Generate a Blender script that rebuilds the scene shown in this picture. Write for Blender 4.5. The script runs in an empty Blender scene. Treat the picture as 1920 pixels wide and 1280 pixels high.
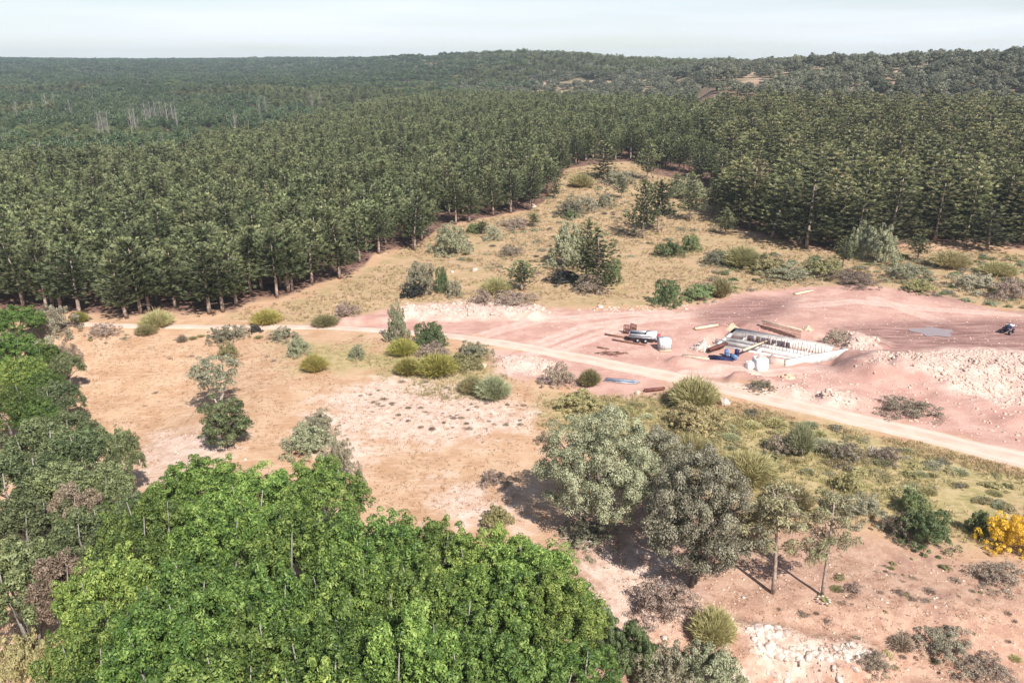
import bpy, math, random
import numpy as np
from mathutils import Vector
C = bpy.context.scene.collection
PI = math.pi
# ------------------------------------------------------------------ camera, sky, sun
F = 1507.0; PITCH = math.radians(19.4); CZ = 35.0
cp, sp = math.cos(PITCH), math.sin(PITCH)
cam = bpy.data.cameras.new('camera'); co = bpy.data.objects.new('camera', cam); C.objects.link(co)
co.location = (0, 0, CZ); co.rotation_euler = (PI/2-PITCH, 0, 0)
cam.sensor_width = 36; cam.lens = 36*F/1920; cam.clip_start = 0.5; cam.clip_end = 30000
sc = bpy.context.scene; sc.camera = co
SUN_EL = math.radians(45); SH = math.radians(27)          # shadows fall 27 deg left of straight away
sdir = Vector((-math.sin(SH)*math.cos(SUN_EL), math.cos(SH)*math.cos(SUN_EL), -math.sin(SUN_EL)))
sl = bpy.data.lights.new('sun', 'SUN'); sl.energy = 5.0; sl.angle = math.radians(0.5); sl.color = (1, .95, .88)
so = bpy.data.objects.new('sun', sl); C.objects.link(so); so.location = (60, -100, 200)
so.rotation_euler = sdir.to_track_quat('-Z', 'Y').to_euler()
w = bpy.data.worlds.new('World'); sc.world = w; w.use_nodes = True
nt = w.node_tree; nt.nodes.clear()
sky = nt.nodes.new('ShaderNodeTexSky'); sky.sky_type = 'NISHITA'; sky.sun_disc = False
sky.sun_elevation = SUN_EL; sky.sun_rotation = math.atan2(-sdir.x, -sdir.y); sky.air_density = 1.0; sky.dust_density = 1.0; sky.altitude = 900
tc = nt.nodes.new('ShaderNodeTexCoord'); mp = nt.nodes.new('ShaderNodeMapping'); mp.inputs['Scale'].default_value = (1.2, 1.2, 16)
nt.links.new(tc.outputs['Generated'], mp.inputs['Vector'])
nz = nt.nodes.new('ShaderNodeTexNoise'); nz.inputs['Scale'].default_value = 1.6; nz.inputs['Detail'].default_value = 6; nz.inputs['Roughness'].default_value = .5
nt.links.new(mp.outputs[0], nz.inputs['Vector'])
cr = nt.nodes.new('ShaderNodeValToRGB'); cr.color_ramp.elements[0].position = .38; cr.color_ramp.elements[1].position = .66
cr.color_ramp.elements[0].color = (.38, .38, .38, 1); cr.color_ramp.elements[1].color = (.95, .95, .95, 1)
nt.links.new(nz.outputs['Fac'], cr.inputs[0])
mx = nt.nodes.new('ShaderNodeMix'); mx.data_type = 'RGBA'; mx.inputs['B'].default_value = (8.9, 9.4, 10.3, 1)
sx = nt.nodes.new('ShaderNodeSeparateXYZ'); nt.links.new(tc.outputs['Generated'], sx.inputs[0])   # thin cloud lies low over the horizon
mr = nt.nodes.new('ShaderNodeMapRange'); mr.inputs[1].default_value = .10; mr.inputs[2].default_value = .45; mr.inputs[3].default_value = 1; mr.inputs[4].default_value = .12; nt.links.new(sx.outputs['Z'], mr.inputs[0])
mm = nt.nodes.new('ShaderNodeMath'); mm.operation = 'MULTIPLY'; nt.links.new(cr.outputs[0], mm.inputs[0]); nt.links.new(mr.outputs[0], mm.inputs[1])
nt.links.new(mm.outputs[0], mx.inputs['Factor']); nt.links.new(sky.outputs[0], mx.inputs['A'])
bg = nt.nodes.new('ShaderNodeBackground'); bg.inputs['Strength'].default_value = .075
wo = nt.nodes.new('ShaderNodeOutputWorld')
nt.links.new(mx.outputs['Result'], bg.inputs[0]); nt.links.new(bg.outputs[0], wo.inputs[0])
sc.view_settings.view_transform = 'Standard'; sc.view_settings.look = 'None'; sc.view_settings.exposure = 0.58
sc.view_settings.gamma = 1
sc.render.engine = 'CYCLES'
sc.cycles.max_bounces = 6; sc.cycles.diffuse_bounces = 3; sc.cycles.transparent_max_bounces = 4; sc.cycles.volume_bounces = 1

# ------------------------------------------------------------------ noise and terrain height
def sst(a, b, x):
    t = np.clip((x-a)/(b-a), 0, 1); return t*t*(3-2*t)
_rs = np.random.RandomState(7); _tab = _rs.rand(256, 256)
def vnoise(x, y, s, k=0):
    x = np.asarray(x)/s+k*17.3+1000; y = np.asarray(y)/s+k*9.1+1000
    xi = np.floor(x).astype(int); yi = np.floor(y).astype(int); fx = x-xi; fy = y-yi
    fx = fx*fx*(3-2*fx); fy = fy*fy*(3-2*fy)
    g = lambda a, b: _tab[a & 255, b & 255]
    return (g(xi, yi)*(1-fx)+g(xi+1, yi)*fx)*(1-fy)+(g(xi, yi+1)*(1-fx)+g(xi+1, yi+1)*fx)*fy-.5
def pxaz(px):                                              # azimuth tangent (far field)
    return (np.asarray(px, float)-960)/F
CREST_T = pxaz([-200, 0, 250, 400, 530, 620, 700, 780, 870, 980, 1080, 1180, 1250, 1300, 1360, 1450, 1600, 1750, 1920, 2200])
CREST_Z = np.array([26, 27, 24, 25, 28, 26, 27, 31, 33, 35, 33, 26, 21, 18, 22, 25, 27, 29, 31, 33])
R0 = np.interp(pxaz([-200, 500, 720, 1000, 1270, 1330, 2200]), pxaz([-200, 500, 720, 1000, 1270, 1330, 2200]), [1]*7)
R_T = pxaz([-200, 500, 740, 1000, 1260, 1340, 2200])
R_0 = np.array([900, 900, 850, 700, 520, 350, 340]); R_1 = np.array([2600, 2500, 1600, 1250, 950, 640, 620])
RAMP_T = pxaz([-200, 650, 1000, 1300, 2200]); RAMP_Z = np.array([0, 0, 5, 9, 10])
MOUNDS = []   # (x0,y0,x1,y1,halfwidth,height,rough)
PITS = []
def hbase(x, y):
    x = np.asarray(x, float); y = np.asarray(y, float)
    r = np.hypot(x, y)+1e-6
    t = np.where(y > 1, x/np.maximum(y, 1), np.sign(x)*9)/cp
    z = np.interp(t, CREST_T, CREST_Z)*sst(np.interp(t, R_T, R_0), np.interp(t, R_T, R_1), r)*np.where(y > 0, 1, 0)
    rz_ = np.interp(t, RAMP_T, RAMP_Z)*sst(165, 350, r)*np.where(y > 0, 1, 0); z = np.maximum(z, 0)+rz_*(1-np.clip(z/30, 0, 1))
    z += 3.0*vnoise(x, y, 90, 1)*sst(180, 420, r)+(9-5*sst(-.1, .1, t))*vnoise(x, y, 260, 2)*sst(450, 1100, r)*(1-.6*sst(1500, 2600, r))
    z -= 4*sst(-60, -130, x)*sst(260, 340, r)*(1-sst(600, 900, r))
    z += .5*vnoise(x, y, 14, 3)+.14*vnoise(x, y, 3.5, 4)+.05*vnoise(x, y, 1.2, 5)
    z -= 3.2*sst(50, 36, y)*sst(8, -6, x)                  # stream hollow under the near trees
    z -= 2.5*sst(-26, -40, x)*sst(110, 80, y)*np.where(y > 0, 1, 0)
    z -= 1.8*sst(46, 40, y)*sst(6, 14, x)
    return z
def segd(x, y, x0, y0, x1, y1):
    dx, dy = x1-x0, y1-y0; L = dx*dx+dy*dy+1e-9
    t = np.clip(((x-x0)*dx+(y-y0)*dy)/L, 0, 1)
    return np.hypot(x-x0-t*dx, y-y0-t*dy)
def H(x, y):
    x = np.asarray(x, float); y = np.asarray(y, float)
    z = hbase(x, y)
    for x0, y0, x1, y1, hw, hh, rg in MOUNDS:
        d = segd(x, y, x0, y0, x1, y1)+rg*vnoise(x, y, 2.2, 6)
        z = z+hh*sst(hw, hw*.25, d)*(1+.5*vnoise(x, y, 1.3, 8))
    for (ox, oy, a, l, wd, dep) in PITS:
        ux, uy = math.cos(a), math.sin(a)
        p = (x-ox)*ux+(y-oy)*uy; q = -(x-ox)*uy+(y-oy)*ux
        m = sst(-.9, 0, np.minimum(np.minimum(p, l-p), np.minimum(q, wd-q))+.4*vnoise(x, y, 1.5, 9))
        z = z-dep*m
    return z
def ray(px, py):
    u = (px-960)/F; v = (640-py)/F
    return np.array([u, cp+v*sp, -sp+v*cp])
def G(px, py, base=False):                                 # where the sight line through this pixel meets the ground
    d = ray(px, py); f = hbase if base else H
    ts = np.concatenate([np.arange(20, 200, .5), np.arange(200, 3500, 4)])
    z = CZ+d[2]*ts-f(d[0]*ts, d[1]*ts)
    i = np.argmax(z < 0)
    if i == 0: i = len(ts)-1
    a, b = ts[i-1], ts[i]
    t = a+(b-a)*z[i-1]/(z[i-1]-z[i]+1e-9)
    return float(d[0]*t), float(d[1]*t)
def atz(px, py, z):                                        # same on a level plane
    d = ray(px, py); t = (z-CZ)/d[2]; return float(d[0]*t), float(d[1]*t)
def depth(x, y, z): return y*cp-(z-CZ)*sp
def topz(y, py):
    v = (640-py)/F; return CZ+y*(v*cp-sp)/(cp+v*sp)
def project(x, y, z):
    D = y*cp-(z-CZ)*sp; return 960+F*x/D, 640-F*((z-CZ)*cp+y*sp)/D
g_ = lambda a, b: G(a, b, True)
def mound(p0, p1, hw, hh, rg=1.0):
    a = g_(*p0); b = g_(*p1); MOUNDS.append((a[0], a[1], b[0], b[1], hw, hh, rg))
_m = []
for a in [((770, 590), (1000, 592), 3.2, 1.1, 1.5), ((655, 604), (760, 596), 2.0, .6, 1),
          ((1660, 695), (1960, 715), 6.0, 1.7, 2), ((1560, 750), (1600, 752), 2.0, .9, 1), ((1390, 715), (1480, 735), 2.2, .9, 1),
          ((1270, 678), (1400, 700), 1.6, .7, .8), ((950, 680), (1020, 690), 2.5, .8, 1), ((1600, 636), (1640, 645), 2.2, .9, 1.2),
          ((1400, 1225), (1630, 1250), 2.2, .9, 1.5), ((1700, 700), (1900, 790), 3.0, .5, 1.5)]: mound(*a)
FO = (33.1, 90.5); FA = math.radians(-33)             # foundation corner and heading
PITS.append((26.0, 99.8, FA, 15, 9.5, .8))

# ------------------------------------------------------------------ mesh builder
def make_mesh(name, V, polys, mats, tint=None, smooth=False, midx=None):
    """V Nx3; polys: list of int arrays (k,3) or (k,4)"""
    me = bpy.data.meshes.new(name)
    V = np.asarray(V, np.float32); me.vertices.add(len(V)); me.vertices.foreach_set('co', V.ravel())
    ls = [p.shape[1] for p in polys for _ in range(1)]
    nl = sum(p.size for p in polys); npoly = sum(len(p) for p in polys)
    me.loops.add(nl); me.loops.foreach_set('vertex_index', np.concatenate([p.ravel() for p in polys]).astype(np.int32))
    me.polygons.add(npoly)
    tot = np.concatenate([np.full(len(p), p.shape[1], np.int32) for p in polys])
    st = np.concatenate([[0], np.cumsum(tot)[:-1]]).astype(np.int32)
    me.polygons.foreach_set('loop_start', st)
    me.polygons.foreach_set('loop_total', tot)
    if midx is not None: me.polygons.foreach_set('material_index', np.asarray(midx, np.int32))
    if smooth: me.polygons.foreach_set('use_smooth', np.ones(npoly, bool))
    for m in mats: me.materials.append(m)
    if tint is not None:
        a = me.attributes.new('tint', 'FLOAT', 'POINT'); a.data.foreach_set('value', np.asarray(tint, np.float32))
    me.update(calc_edges=True); me.validate(clean_customdata=False)
    return me
class MB:
    def __init__(s): s.V = []; s.T = []; s.q3 = []; s.q4 = []; s.n = 0
    def add(s, V, q4=None, q3=None, t=.5):
        V = np.asarray(V, float).reshape(-1, 3)
        if q4 is not None and len(q4): s.q4.append(np.asarray(q4, int)+s.n)
        if q3 is not None and len(q3): s.q3.append(np.asarray(q3, int)+s.n)
        s.T.append(np.broadcast_to(np.asarray(t, float), (len(V),)) if np.ndim(t) == 0 else np.asarray(t, float)); s.V.append(V); s.n += len(V)
        return s
    def box(s, c, d, rz=0, t=.5, tilt=0):
        x, y, z = [k/2 for k in d]
        P = np.array([(a, b, e) for e in (-z, z) for a, b in ((-x, -y), (x, -y), (x, y), (-x, y))])
        if tilt: ct, s_ = math.cos(tilt), math.sin(tilt); P = np.stack([P[:, 0]*ct-P[:, 2]*s_, P[:, 1], P[:, 0]*s_+P[:, 2]*ct], 1)
        cr_, sr = math.cos(rz), math.sin(rz)
        P = np.stack([P[:, 0]*cr_-P[:, 1]*sr, P[:, 0]*sr+P[:, 1]*cr_, P[:, 2]], 1)+np.array(c)
        return s.add(P, [(0, 3, 2, 1), (4, 5, 6, 7), (0, 1, 5, 4), (1, 2, 6, 5), (2, 3, 7, 6), (3, 0, 4, 7)], t=t)
    def tube(s, pts, rad, n=6, t=.5, cap=True):
        pts = np.asarray(pts, float); m = len(pts); rad = np.broadcast_to(rad, (m,))
        tan = np.gradient(pts, axis=0); tan /= np.linalg.norm(tan, axis=1)[:, None]+1e-9
        up = np.where(np.abs(tan[:, 2:3]) > .9, [[1., 0, 0]], [[0, 0, 1.]])
        a = np.cross(tan, up); a /= np.linalg.norm(a, axis=1)[:, None]+1e-9; b = np.cross(tan, a)
        th = np.arange(n)*2*PI/n
        R = pts[:, None]+rad[:, None, None]*(np.cos(th)[None, :, None]*a[:, None]+np.sin(th)[None, :, None]*b[:, None])
        q = [(i*n+j, i*n+(j+1) % n, (i+1)*n+(j+1) % n, (i+1)*n+j) for i in range(m-1) for j in range(n)]
        V = R.reshape(-1, 3); q3 = []
        if cap:
            V = np.vstack([V, pts[0], pts[-1]]); k = m*n
            q3 = [(k, (j+1) % n, j) for j in range(n)]+[(k+1, (m-1)*n+j, (m-1)*n+(j+1) % n) for j in range(n)]
        return s.add(V, q, q3, t)
    def leaves(s, c, d, nrm, ln, wd, t):
        """rhombic leaves: centre, long direction, normal, length, width, tint"""
        c = np.asarray(c); k = len(c)
        if k == 0: return s
        d = d/(np.linalg.norm(d, axis=1)[:, None]+1e-9); sd = np.cross(d, nrm); sd /= np.linalg.norm(sd, axis=1)[:, None]+1e-9
        ln = np.broadcast_to(ln, (k,))[:, None]; wd = np.broadcast_to(wd, (k,))[:, None]
        P = np.stack([c-d*ln/2, c+sd*wd/2, c+d*ln/2, c-sd*wd/2], 1)
        q = np.arange(4*k).reshape(-1, 4)
        return s.add(P.reshape(-1, 3), q, t=np.repeat(t, 4))
    def data(s):
        return np.concatenate(s.V), np.concatenate(s.T), ([np.concatenate(s.q4)] if s.q4 else [])+([np.concatenate(s.q3)] if s.q3 else [])
    def mesh(s, name, mats, smooth=False):
        V, T, P = s.data(); return make_mesh(name, V, P, mats if isinstance(mats, list) else [mats], T, smooth)
    def build(s, name, mat, parent=None, smooth=False, loc=None):
        o = bpy.data.objects.new(name, s.mesh(name, mat, smooth)); C.objects.link(o)
        if parent: o.parent = parent
        if loc is not None: o.location = loc
        return o
def tag(o, label=None, cat=None, group=None, kind=None):
    if label: o['label'] = label
    if cat: o['category'] = cat
    if group: o['group'] = group
    if kind: o['kind'] = kind
    return o
def link(name, me, parent=None, loc=(0, 0, 0), rz=0, sc_=(1, 1, 1)):
    o = bpy.data.objects.new(name, me); C.objects.link(o)
    if parent: o.parent = parent
    o.location = loc; o.rotation_euler = (0, 0, rz); o.scale = sc_; return o
def empty(name, loc, rz=0, scl=(1, 1, 1)):
    o = bpy.data.objects.new(name, None); C.objects.link(o); o.location = loc; o.rotation_euler = (0, 0, rz); o.scale = scl; o.empty_display_size = .3
    return o

# ------------------------------------------------------------------ materials
class NT:
    def __init__(s, m): s.t = m.node_tree; s.n = s.t.nodes; s.l = s.t.links
    def new(s, ty, **k):
        n = s.n.new(ty)
        for a, b in k.items(): setattr(n, a, b)
        return n
    def put(s, inp, v):
        if isinstance(v, bpy.types.NodeSocket): s.l.new(v, inp)
        else: inp.default_value = v
    def math(s, op, a, b=None, clamp=False):
        n = s.new('ShaderNodeMath', operation=op); n.use_clamp = clamp; s.put(n.inputs[0], a)
        if b is not None: s.put(n.inputs[1], b)
        return n.outputs[0]
    def mix(s, f, a, b, bt='MIX'):
        n = s.new('ShaderNodeMix', data_type='RGBA', blend_type=bt)
        c4 = lambda v: v if isinstance(v, bpy.types.NodeSocket) else tuple(v)+(1,)
        s.put(n.inputs['Factor'], f); s.put(n.inputs['A'], c4(a)); s.put(n.inputs['B'], c4(b)); return n.outputs['Result']
    def noise(s, scale, detail=3, rough=.55, vec=None, out='Fac'):
        n = s.new('ShaderNodeTexNoise'); n.inputs['Scale'].default_value = scale; n.inputs['Detail'].default_value = detail; n.inputs['Roughness'].default_value = rough
        if vec is not None: s.l.new(vec, n.inputs['Vector'])
        return n.outputs[out]
    def attr(s, name): return s.new('ShaderNodeAttribute', attribute_name=name).outputs['Fac']
    def step(s, v, a, b):
        n = s.new('ShaderNodeMapRange', interpolation_type='SMOOTHSTEP'); s.put(n.inputs[0], v); n.inputs[1].default_value = a; n.inputs[2].default_value = b; return n.outputs[0]
    def ramp(s, v, cols):
        n = s.new('ShaderNodeValToRGB'); e = n.color_ramp.elements
        while len(e) < len(cols): e.new(.5)
        for i, (p, c) in enumerate(cols): e[i].position = p; e[i].color = tuple(c)+(1,)
        s.put(n.inputs[0], v); return n.outputs[0]
def newmat(name):
    m = bpy.data.materials.new(name); m.use_nodes = True; m.node_tree.nodes.clear(); return m, NT(m)
def finish(k, col, rough=.85, bump=None, bstr=.4, bdist=.1, metal=0, spec=.3):
    b = k.new('ShaderNodeBsdfPrincipled'); k.put(b.inputs['Base Color'], col if isinstance(col, bpy.types.NodeSocket) else tuple(col)+(1,))
    b.inputs['Roughness'].default_value = rough; b.inputs['Metallic'].default_value = metal; b.inputs['Specular IOR Level'].default_value = spec
    if bump is not None:
        n = k.new('ShaderNodeBump'); n.inputs['Strength'].default_value = bstr; n.inputs['Distance'].default_value = bdist; k.put(n.inputs['Height'], bump); k.l.new(n.outputs[0], b.inputs['Normal'])
    o = k.new('ShaderNodeOutputMaterial'); k.l.new(b.outputs[0], o.inputs[0]); return b
def foliage(name, dark, mid, light, dead=None, trans=.25, rough=.6, tintvar=.25, var=.6):
    """leaf colour by each leaf's own tint, each plant a little different"""
    m, k = newmat(name)
    t = k.attr('tint'); oi = k.new('ShaderNodeObjectInfo').outputs['Random']
    cols = [(0, dark), (.5, mid), (.97, light)]
    if dead: cols = [(0, dark), (.45, mid), (.9, light), (.96, dead)]
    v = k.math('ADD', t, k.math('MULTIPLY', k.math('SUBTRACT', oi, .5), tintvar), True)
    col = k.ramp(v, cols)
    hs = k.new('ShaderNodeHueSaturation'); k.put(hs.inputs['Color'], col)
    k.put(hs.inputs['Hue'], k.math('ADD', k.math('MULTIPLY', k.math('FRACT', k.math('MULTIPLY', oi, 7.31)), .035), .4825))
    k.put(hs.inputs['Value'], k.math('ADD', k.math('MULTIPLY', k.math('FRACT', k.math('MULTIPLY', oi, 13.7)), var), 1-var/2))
    d = k.new('ShaderNodeBsdfDiffuse'); k.put(d.inputs[0], hs.outputs[0])
    tr = k.new('ShaderNodeBsdfTranslucent'); k.put(tr.inputs[0], hs.outputs[0])
    gl = k.new('ShaderNodeBsdfGlossy'); gl.inputs['Roughness'].default_value = rough; gl.inputs[0].default_value = (.8, .85, .8, 1)
    a = k.new('ShaderNodeMixShader'); a.inputs[0].default_value = trans; k.l.new(d.outputs[0], a.inputs[1]); k.l.new(tr.outputs[0], a.inputs[2])
    b = k.new('ShaderNodeMixShader'); b.inputs[0].default_value = .035; k.l.new(a.outputs[0], b.inputs[1]); k.l.new(gl.outputs[0], b.inputs[2])
    o = k.new('ShaderNodeOutputMaterial'); k.l.new(b.outputs[0], o.inputs[0]); return m
def plain(name, a, b, scale=2., rough=.85, bump=.3, metal=0, detail=4, obj=True):
    m, k = newmat(name)
    tcn = k.new('ShaderNodeTexCoord').outputs['Object']
    n = k.noise(scale, detail, .6, tcn); col = k.mix(k.step(n, .35, .65), a, b)
    finish(k, col, rough, n if bump else None, bump, .05, metal); return m

M = {}
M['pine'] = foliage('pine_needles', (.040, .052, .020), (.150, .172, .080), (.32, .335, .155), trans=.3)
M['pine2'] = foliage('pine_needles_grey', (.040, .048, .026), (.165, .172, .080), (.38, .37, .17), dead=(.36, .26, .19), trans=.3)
M['oak'] = foliage('holm_oak_leaves', (.10, .105, .058), (.29, .295, .175), (.50, .495, .32), trans=.1, var=.1)
M['oak2'] = foliage('holm_oak_leaves_brownish', (.090, .080, .055), (.245, .235, .155), (.46, .43, .31), trans=.1, var=.1)
M['oakfar'] = foliage('hill_oak_leaves', (.045, .052, .034), (.135, .138, .092), (.29, .28, .195), trans=.1)
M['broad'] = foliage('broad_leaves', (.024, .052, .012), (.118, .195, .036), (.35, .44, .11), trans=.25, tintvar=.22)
M['mixed'] = foliage('bank_leaves', (.040, .058, .022), (.130, .160, .064), (.29, .33, .15), trans=.25)
M['valley'] = foliage('valley_leaves', (.034, .058, .030), (.085, .125, .058), (.19, .235, .11), trans=.2)
M['green'] = foliage('shrub_green', (.060, .085, .032), (.15, .19, .075), (.29, .33, .15), trans=.2)
M['broom'] = foliage('broom_yellow_green', (.13, .12, .03), (.32, .29, .08), (.50, .44, .14), trans=.3)
M['gold'] = foliage('broom_flowers', (.36, .23, .02), (.70, .52, .04), (.86, .72, .12), trans=.2)
M['grey'] = foliage('shrub_grey', (.11, .105, .065), (.27, .25, .165), (.43, .39, .28), trans=.1)
M['mauve'] = foliage('dry_brush', (.12, .09, .07), (.28, .215, .165), (.46, .37, .28), trans=.1)
M['straw'] = foliage('dry_straw', (.27, .175, .105), (.48, .335, .20), (.66, .50, .33), trans=.3)
M['olive'] = foliage('olive_grass', (.17, .15, .06), (.37, .32, .155), (.56, .49, .27), trans=.3)
M['burnt'] = foliage('burnt_and_shade_leaves', (.012, .010, .010), (.03, .028, .026), (.07, .065, .06), trans=0)  # charred leaves, and the shade painted under the meadow clump
M['brownleaf'] = foliage('brownish_leaves', (.10, .075, .05), (.26, .19, .13), (.42, .33, .24), trans=.2)
M['barkgrey'] = plain('grey_bark', (.20, .18, .16), (.34, .31, .28), 6)
M['pale'] = foliage('pale_green_blades', (.17, .17, .09), (.38, .385, .22), (.56, .55, .34), trans=.2)
M['bark'] = plain('pine_bark', (.20, .145, .115), (.42, .33, .28), 5)
M['barkdark'] = plain('oak_bark', (.06, .05, .045), (.15, .125, .11), 6)
M['barkpale'] = plain('pale_bark', (.38, .34, .29), (.62, .57, .50), 6)
M['stone'] = plain('limestone', (.44, .31, .25), (.64, .49, .41), 3, bump=.6)
M['stonewhite'] = plain('white_limestone', (.38, .28, .23), (.66, .56, .49), 2.5, bump=.6)
M['stonered'] = plain('reddish_stone', (.42, .26, .20), (.66, .50, .41), 3, bump=.6)
M['concrete'] = plain('fresh_concrete', (.46, .44, .43), (.68, .64, .60), 1.2, bump=.15)
M['concpale'] = plain('pale_slab', (.46, .40, .37), (.62, .56, .52), 1.2, bump=.15)
M['concpink'] = plain('pinkish_concrete', (.46, .33, .28), (.60, .46, .40), 1.5, bump=.2)  # pinker and duller than the other concrete
M['timber'] = plain('pale_timber', (.55, .40, .27), (.72, .58, .44), 3)
M['timberdark'] = plain('dark_red_timber', (.10, .035, .03), (.20, .08, .06), 4)
M['white'] = plain('white_plastic', (.74, .74, .75), (.84, .84, .84), 2, rough=.5, bump=0)
M['steel'] = plain('galvanised_steel', (.30, .31, .34), (.48, .49, .52), 4, rough=.5, bump=0, metal=.4)
M['steelblack'] = plain('dark_formwork', (.05, .045, .06), (.14, .12, .15), 4)
M['rust'] = plain('rusty_steel', (.13, .06, .04), (.26, .14, .10), 8, rough=.8)
M['blue'] = plain('blue_plastic', (.09, .15, .30), (.18, .27, .44), 3, rough=.5, bump=0)
M['darkblue'] = plain('dark_blue_paint', (.012, .014, .05), (.03, .03, .09), 3, rough=.4, bump=0)
M['black'] = plain('black_rubber', (.015, .014, .016), (.035, .03, .035), 5, bump=.1)
M['red'] = plain('red_paint', (.35, .03, .05), (.50, .06, .08), 3, rough=.5, bump=0)
M['sand'] = plain('orange_sand', (.46, .31, .21), (.60, .44, .33), 4)

# ------------------------------------------------------------------ plant generators
def rdir(rs, n):
    v = rs.normal(size=(n, 3)); return v/np.linalg.norm(v, axis=1)[:, None]
def pine_meshes(seed, Hh=10, R=2.4, zb=.25, step=.62, rise=.45, layered=False, mat='pine', tuft=10, pw=.60):
    rs = np.random.RandomState(seed); f = MB(); tk = MB()
    bend = rs.normal(size=2)*.25
    cx = lambda z: np.array([bend[0]*(z/Hh)**2*2, bend[1]*(z/Hh)**2*2])
    zs = np.linspace(0, Hh*.93, 9); tk.tube([(*cx(z), z) for z in zs], .17*(1-zs/Hh)+.03, 7)
    for i in range(6):                                     # dead stubs under the crown
        z = Hh*(zb-.2*rs.rand()); a = rs.rand()*2*PI; L = .5+.8*rs.rand()
        tk.tube([(*cx(z), z), (cx(z)[0]+L*math.cos(a), cx(z)[1]+L*math.sin(a), z+.1)], [.03, .01], 4)
    z = Hh*zb; cs = []; ds = []; ts = []
    while z < Hh*.98:
        t = (z-Hh*zb)/(Hh*(1-zb))
        prof = (1-t)**pw*min(1, .72+t*1.3)*(1+.25*math.sin(t*9+seed)) if not layered else (1-t)**.62*min(1, .7+t)*(1+.15*math.sin(t*12+seed))
        nb = rs.randint(9, 12) if t < .8 else 6
        a0 = rs.rand()*6
        for b in range(nb):
            a = a0+b*2*PI/nb+rs.normal()*.25; L = R*prof*rs.uniform(.5, 1.2)+.12
            e = np.array([math.cos(a), math.sin(a)]); up = rise*(.6+.8*t)*rs.uniform(.6, 1.3)
            if layered: up *= .5
            k = max(2, int(L/.40)); ss = np.linspace(.14 if t < .7 else .1, 1, k)
            for s_ in ss:
                p = np.array([*(cx(z)+e*L*s_), z+up*L*s_*s_]); side = rs.normal(size=3)*np.array([.22, .22, .10])*(.5+s_)
                cs.append(p+side); ds.append((e[0], e[1], .55+.5*t)); ts.append(.12+.40*s_*t+.26*s_+rs.normal()*.09)  # light put into the tint: paler toward tips and crown top
            if rs.rand() < .5: tk.tube([(*cx(z), z), (*(cx(z)+e*L*.8), z+up*L*.64)], [.035, .01], 3, cap=False)
        z += step*rs.uniform(.8, 1.2)
    for q in range(5): cs.append((*(cx(Hh)), Hh*(.94+.012*q))); ds.append((0, 0, 1)); ts.append(.7)
    cs = np.array(cs); ds = np.array(ds); ts = np.array(ts); n = len(cs)
    c = np.repeat(cs, tuft, 0); d = rdir(rs, n*tuft)*.55+np.repeat(ds, tuft, 0)*.9; d[:, 2] = np.abs(d[:, 2])*(.5 if layered else 1)+.05
    d /= np.linalg.norm(d, axis=1)[:, None]; ln = rs.uniform(.38, .72, n*tuft)
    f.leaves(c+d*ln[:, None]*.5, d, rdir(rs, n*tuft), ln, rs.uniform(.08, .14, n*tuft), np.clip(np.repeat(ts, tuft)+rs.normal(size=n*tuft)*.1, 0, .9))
    return f.mesh('crown', M[mat]), tk.mesh('trunk', M['bark'])
def clump_leaves(f, rs, cs, rc, per, leaf, asp=.6, tin=None, flat=.8, sd=.16, nj=.45):
    n = len(cs); rc = np.broadcast_to(rc, (n,))
    v = rdir(rs, n*per); v[:, 2] = np.where(v[:, 2] < -.4, -v[:, 2], v[:, 2])
    rr = np.repeat(rc, per)*rs.uniform(.7, 1.05, n*per)
    p = np.repeat(cs, per, 0)+v*rr[:, None]*np.array([1, 1, flat])
    d = np.cross(v, rdir(rs, n*per)); nn = v+rs.normal(size=v.shape)*nj
    d = d+.2*v
    l = leaf*rs.uniform(.7, 1.3, n*per)
    ct = rs.normal(size=n)*.10+.48 if tin is None else tin
    f.leaves(p, d, nn, l, l*asp, np.clip(np.repeat(ct, per)+rs.normal(size=n*per)*sd, 0, .9))
def dome(rs, n, R, z0, z1, low=-.5, fill=.35):
    v = rdir(rs, n*3); v = v[v[:, 2] > low][:n]; s_ = np.where(rs.rand(len(v)) < fill, rs.uniform(.4, .8, len(v)), rs.uniform(.82, 1.0, len(v)))
    lump = 1+.16*np.sin(v[:, 0]*4+seedphase(rs))*np.sin(v[:, 1]*4+1)+.10*np.sin(v[:, 2]*7+v[:, 0]*5)
    zc = (z0+z1)/2; return np.stack([v[:, 0]*R*s_*lump, v[:, 1]*R*s_*lump, zc+v[:, 2]*(z1-z0)/2*s_*lump], 1)
def seedphase(rs): return rs.rand()*6
def limbs(tk, rs, n, h0, R, zt, r0=.16, mid=.5):
    for i in range(n):
        a = i*2*PI/n+rs.normal()*.4; L = R*rs.uniform(.5, .8)
        tk.tube([(0, 0, h0), (L*mid*math.cos(a), L*mid*math.sin(a), h0+(zt-h0)*.45), (L*math.cos(a+.2), L*math.sin(a+.2), zt*rs.uniform(.8, .95))], [r0, r0*.6, r0*.2], 5)
def oak_meshes(seed, Hh=6, R=3, n=150, per=110, leaf=.17, rc=.48, mat='oak', bark='barkdark', z0=.06, trunk=True, low=-.8):
    rs = np.random.RandomState(seed); f = MB()
    cs = dome(rs, n, R-rc, Hh*z0+rc, Hh-rc*.8, low); clump_leaves(f, rs, cs, rc*rs.uniform(.7, 1.35, len(cs)), per, leaf, .6, rs.normal(size=len(cs))*.14+.48, nj=.28)
    tk = MB(); zs = np.linspace(0, Hh*.4, 4); tk.tube([(.1*math.sin(z), .08*z, z) for z in zs], np.linspace(.24, .17, 4), 7)
    limbs(tk, rs, 6, Hh*.33, R, Hh*.75)
    return f.mesh('crown', M[mat]), tk.mesh('trunk', M[bark])
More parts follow.
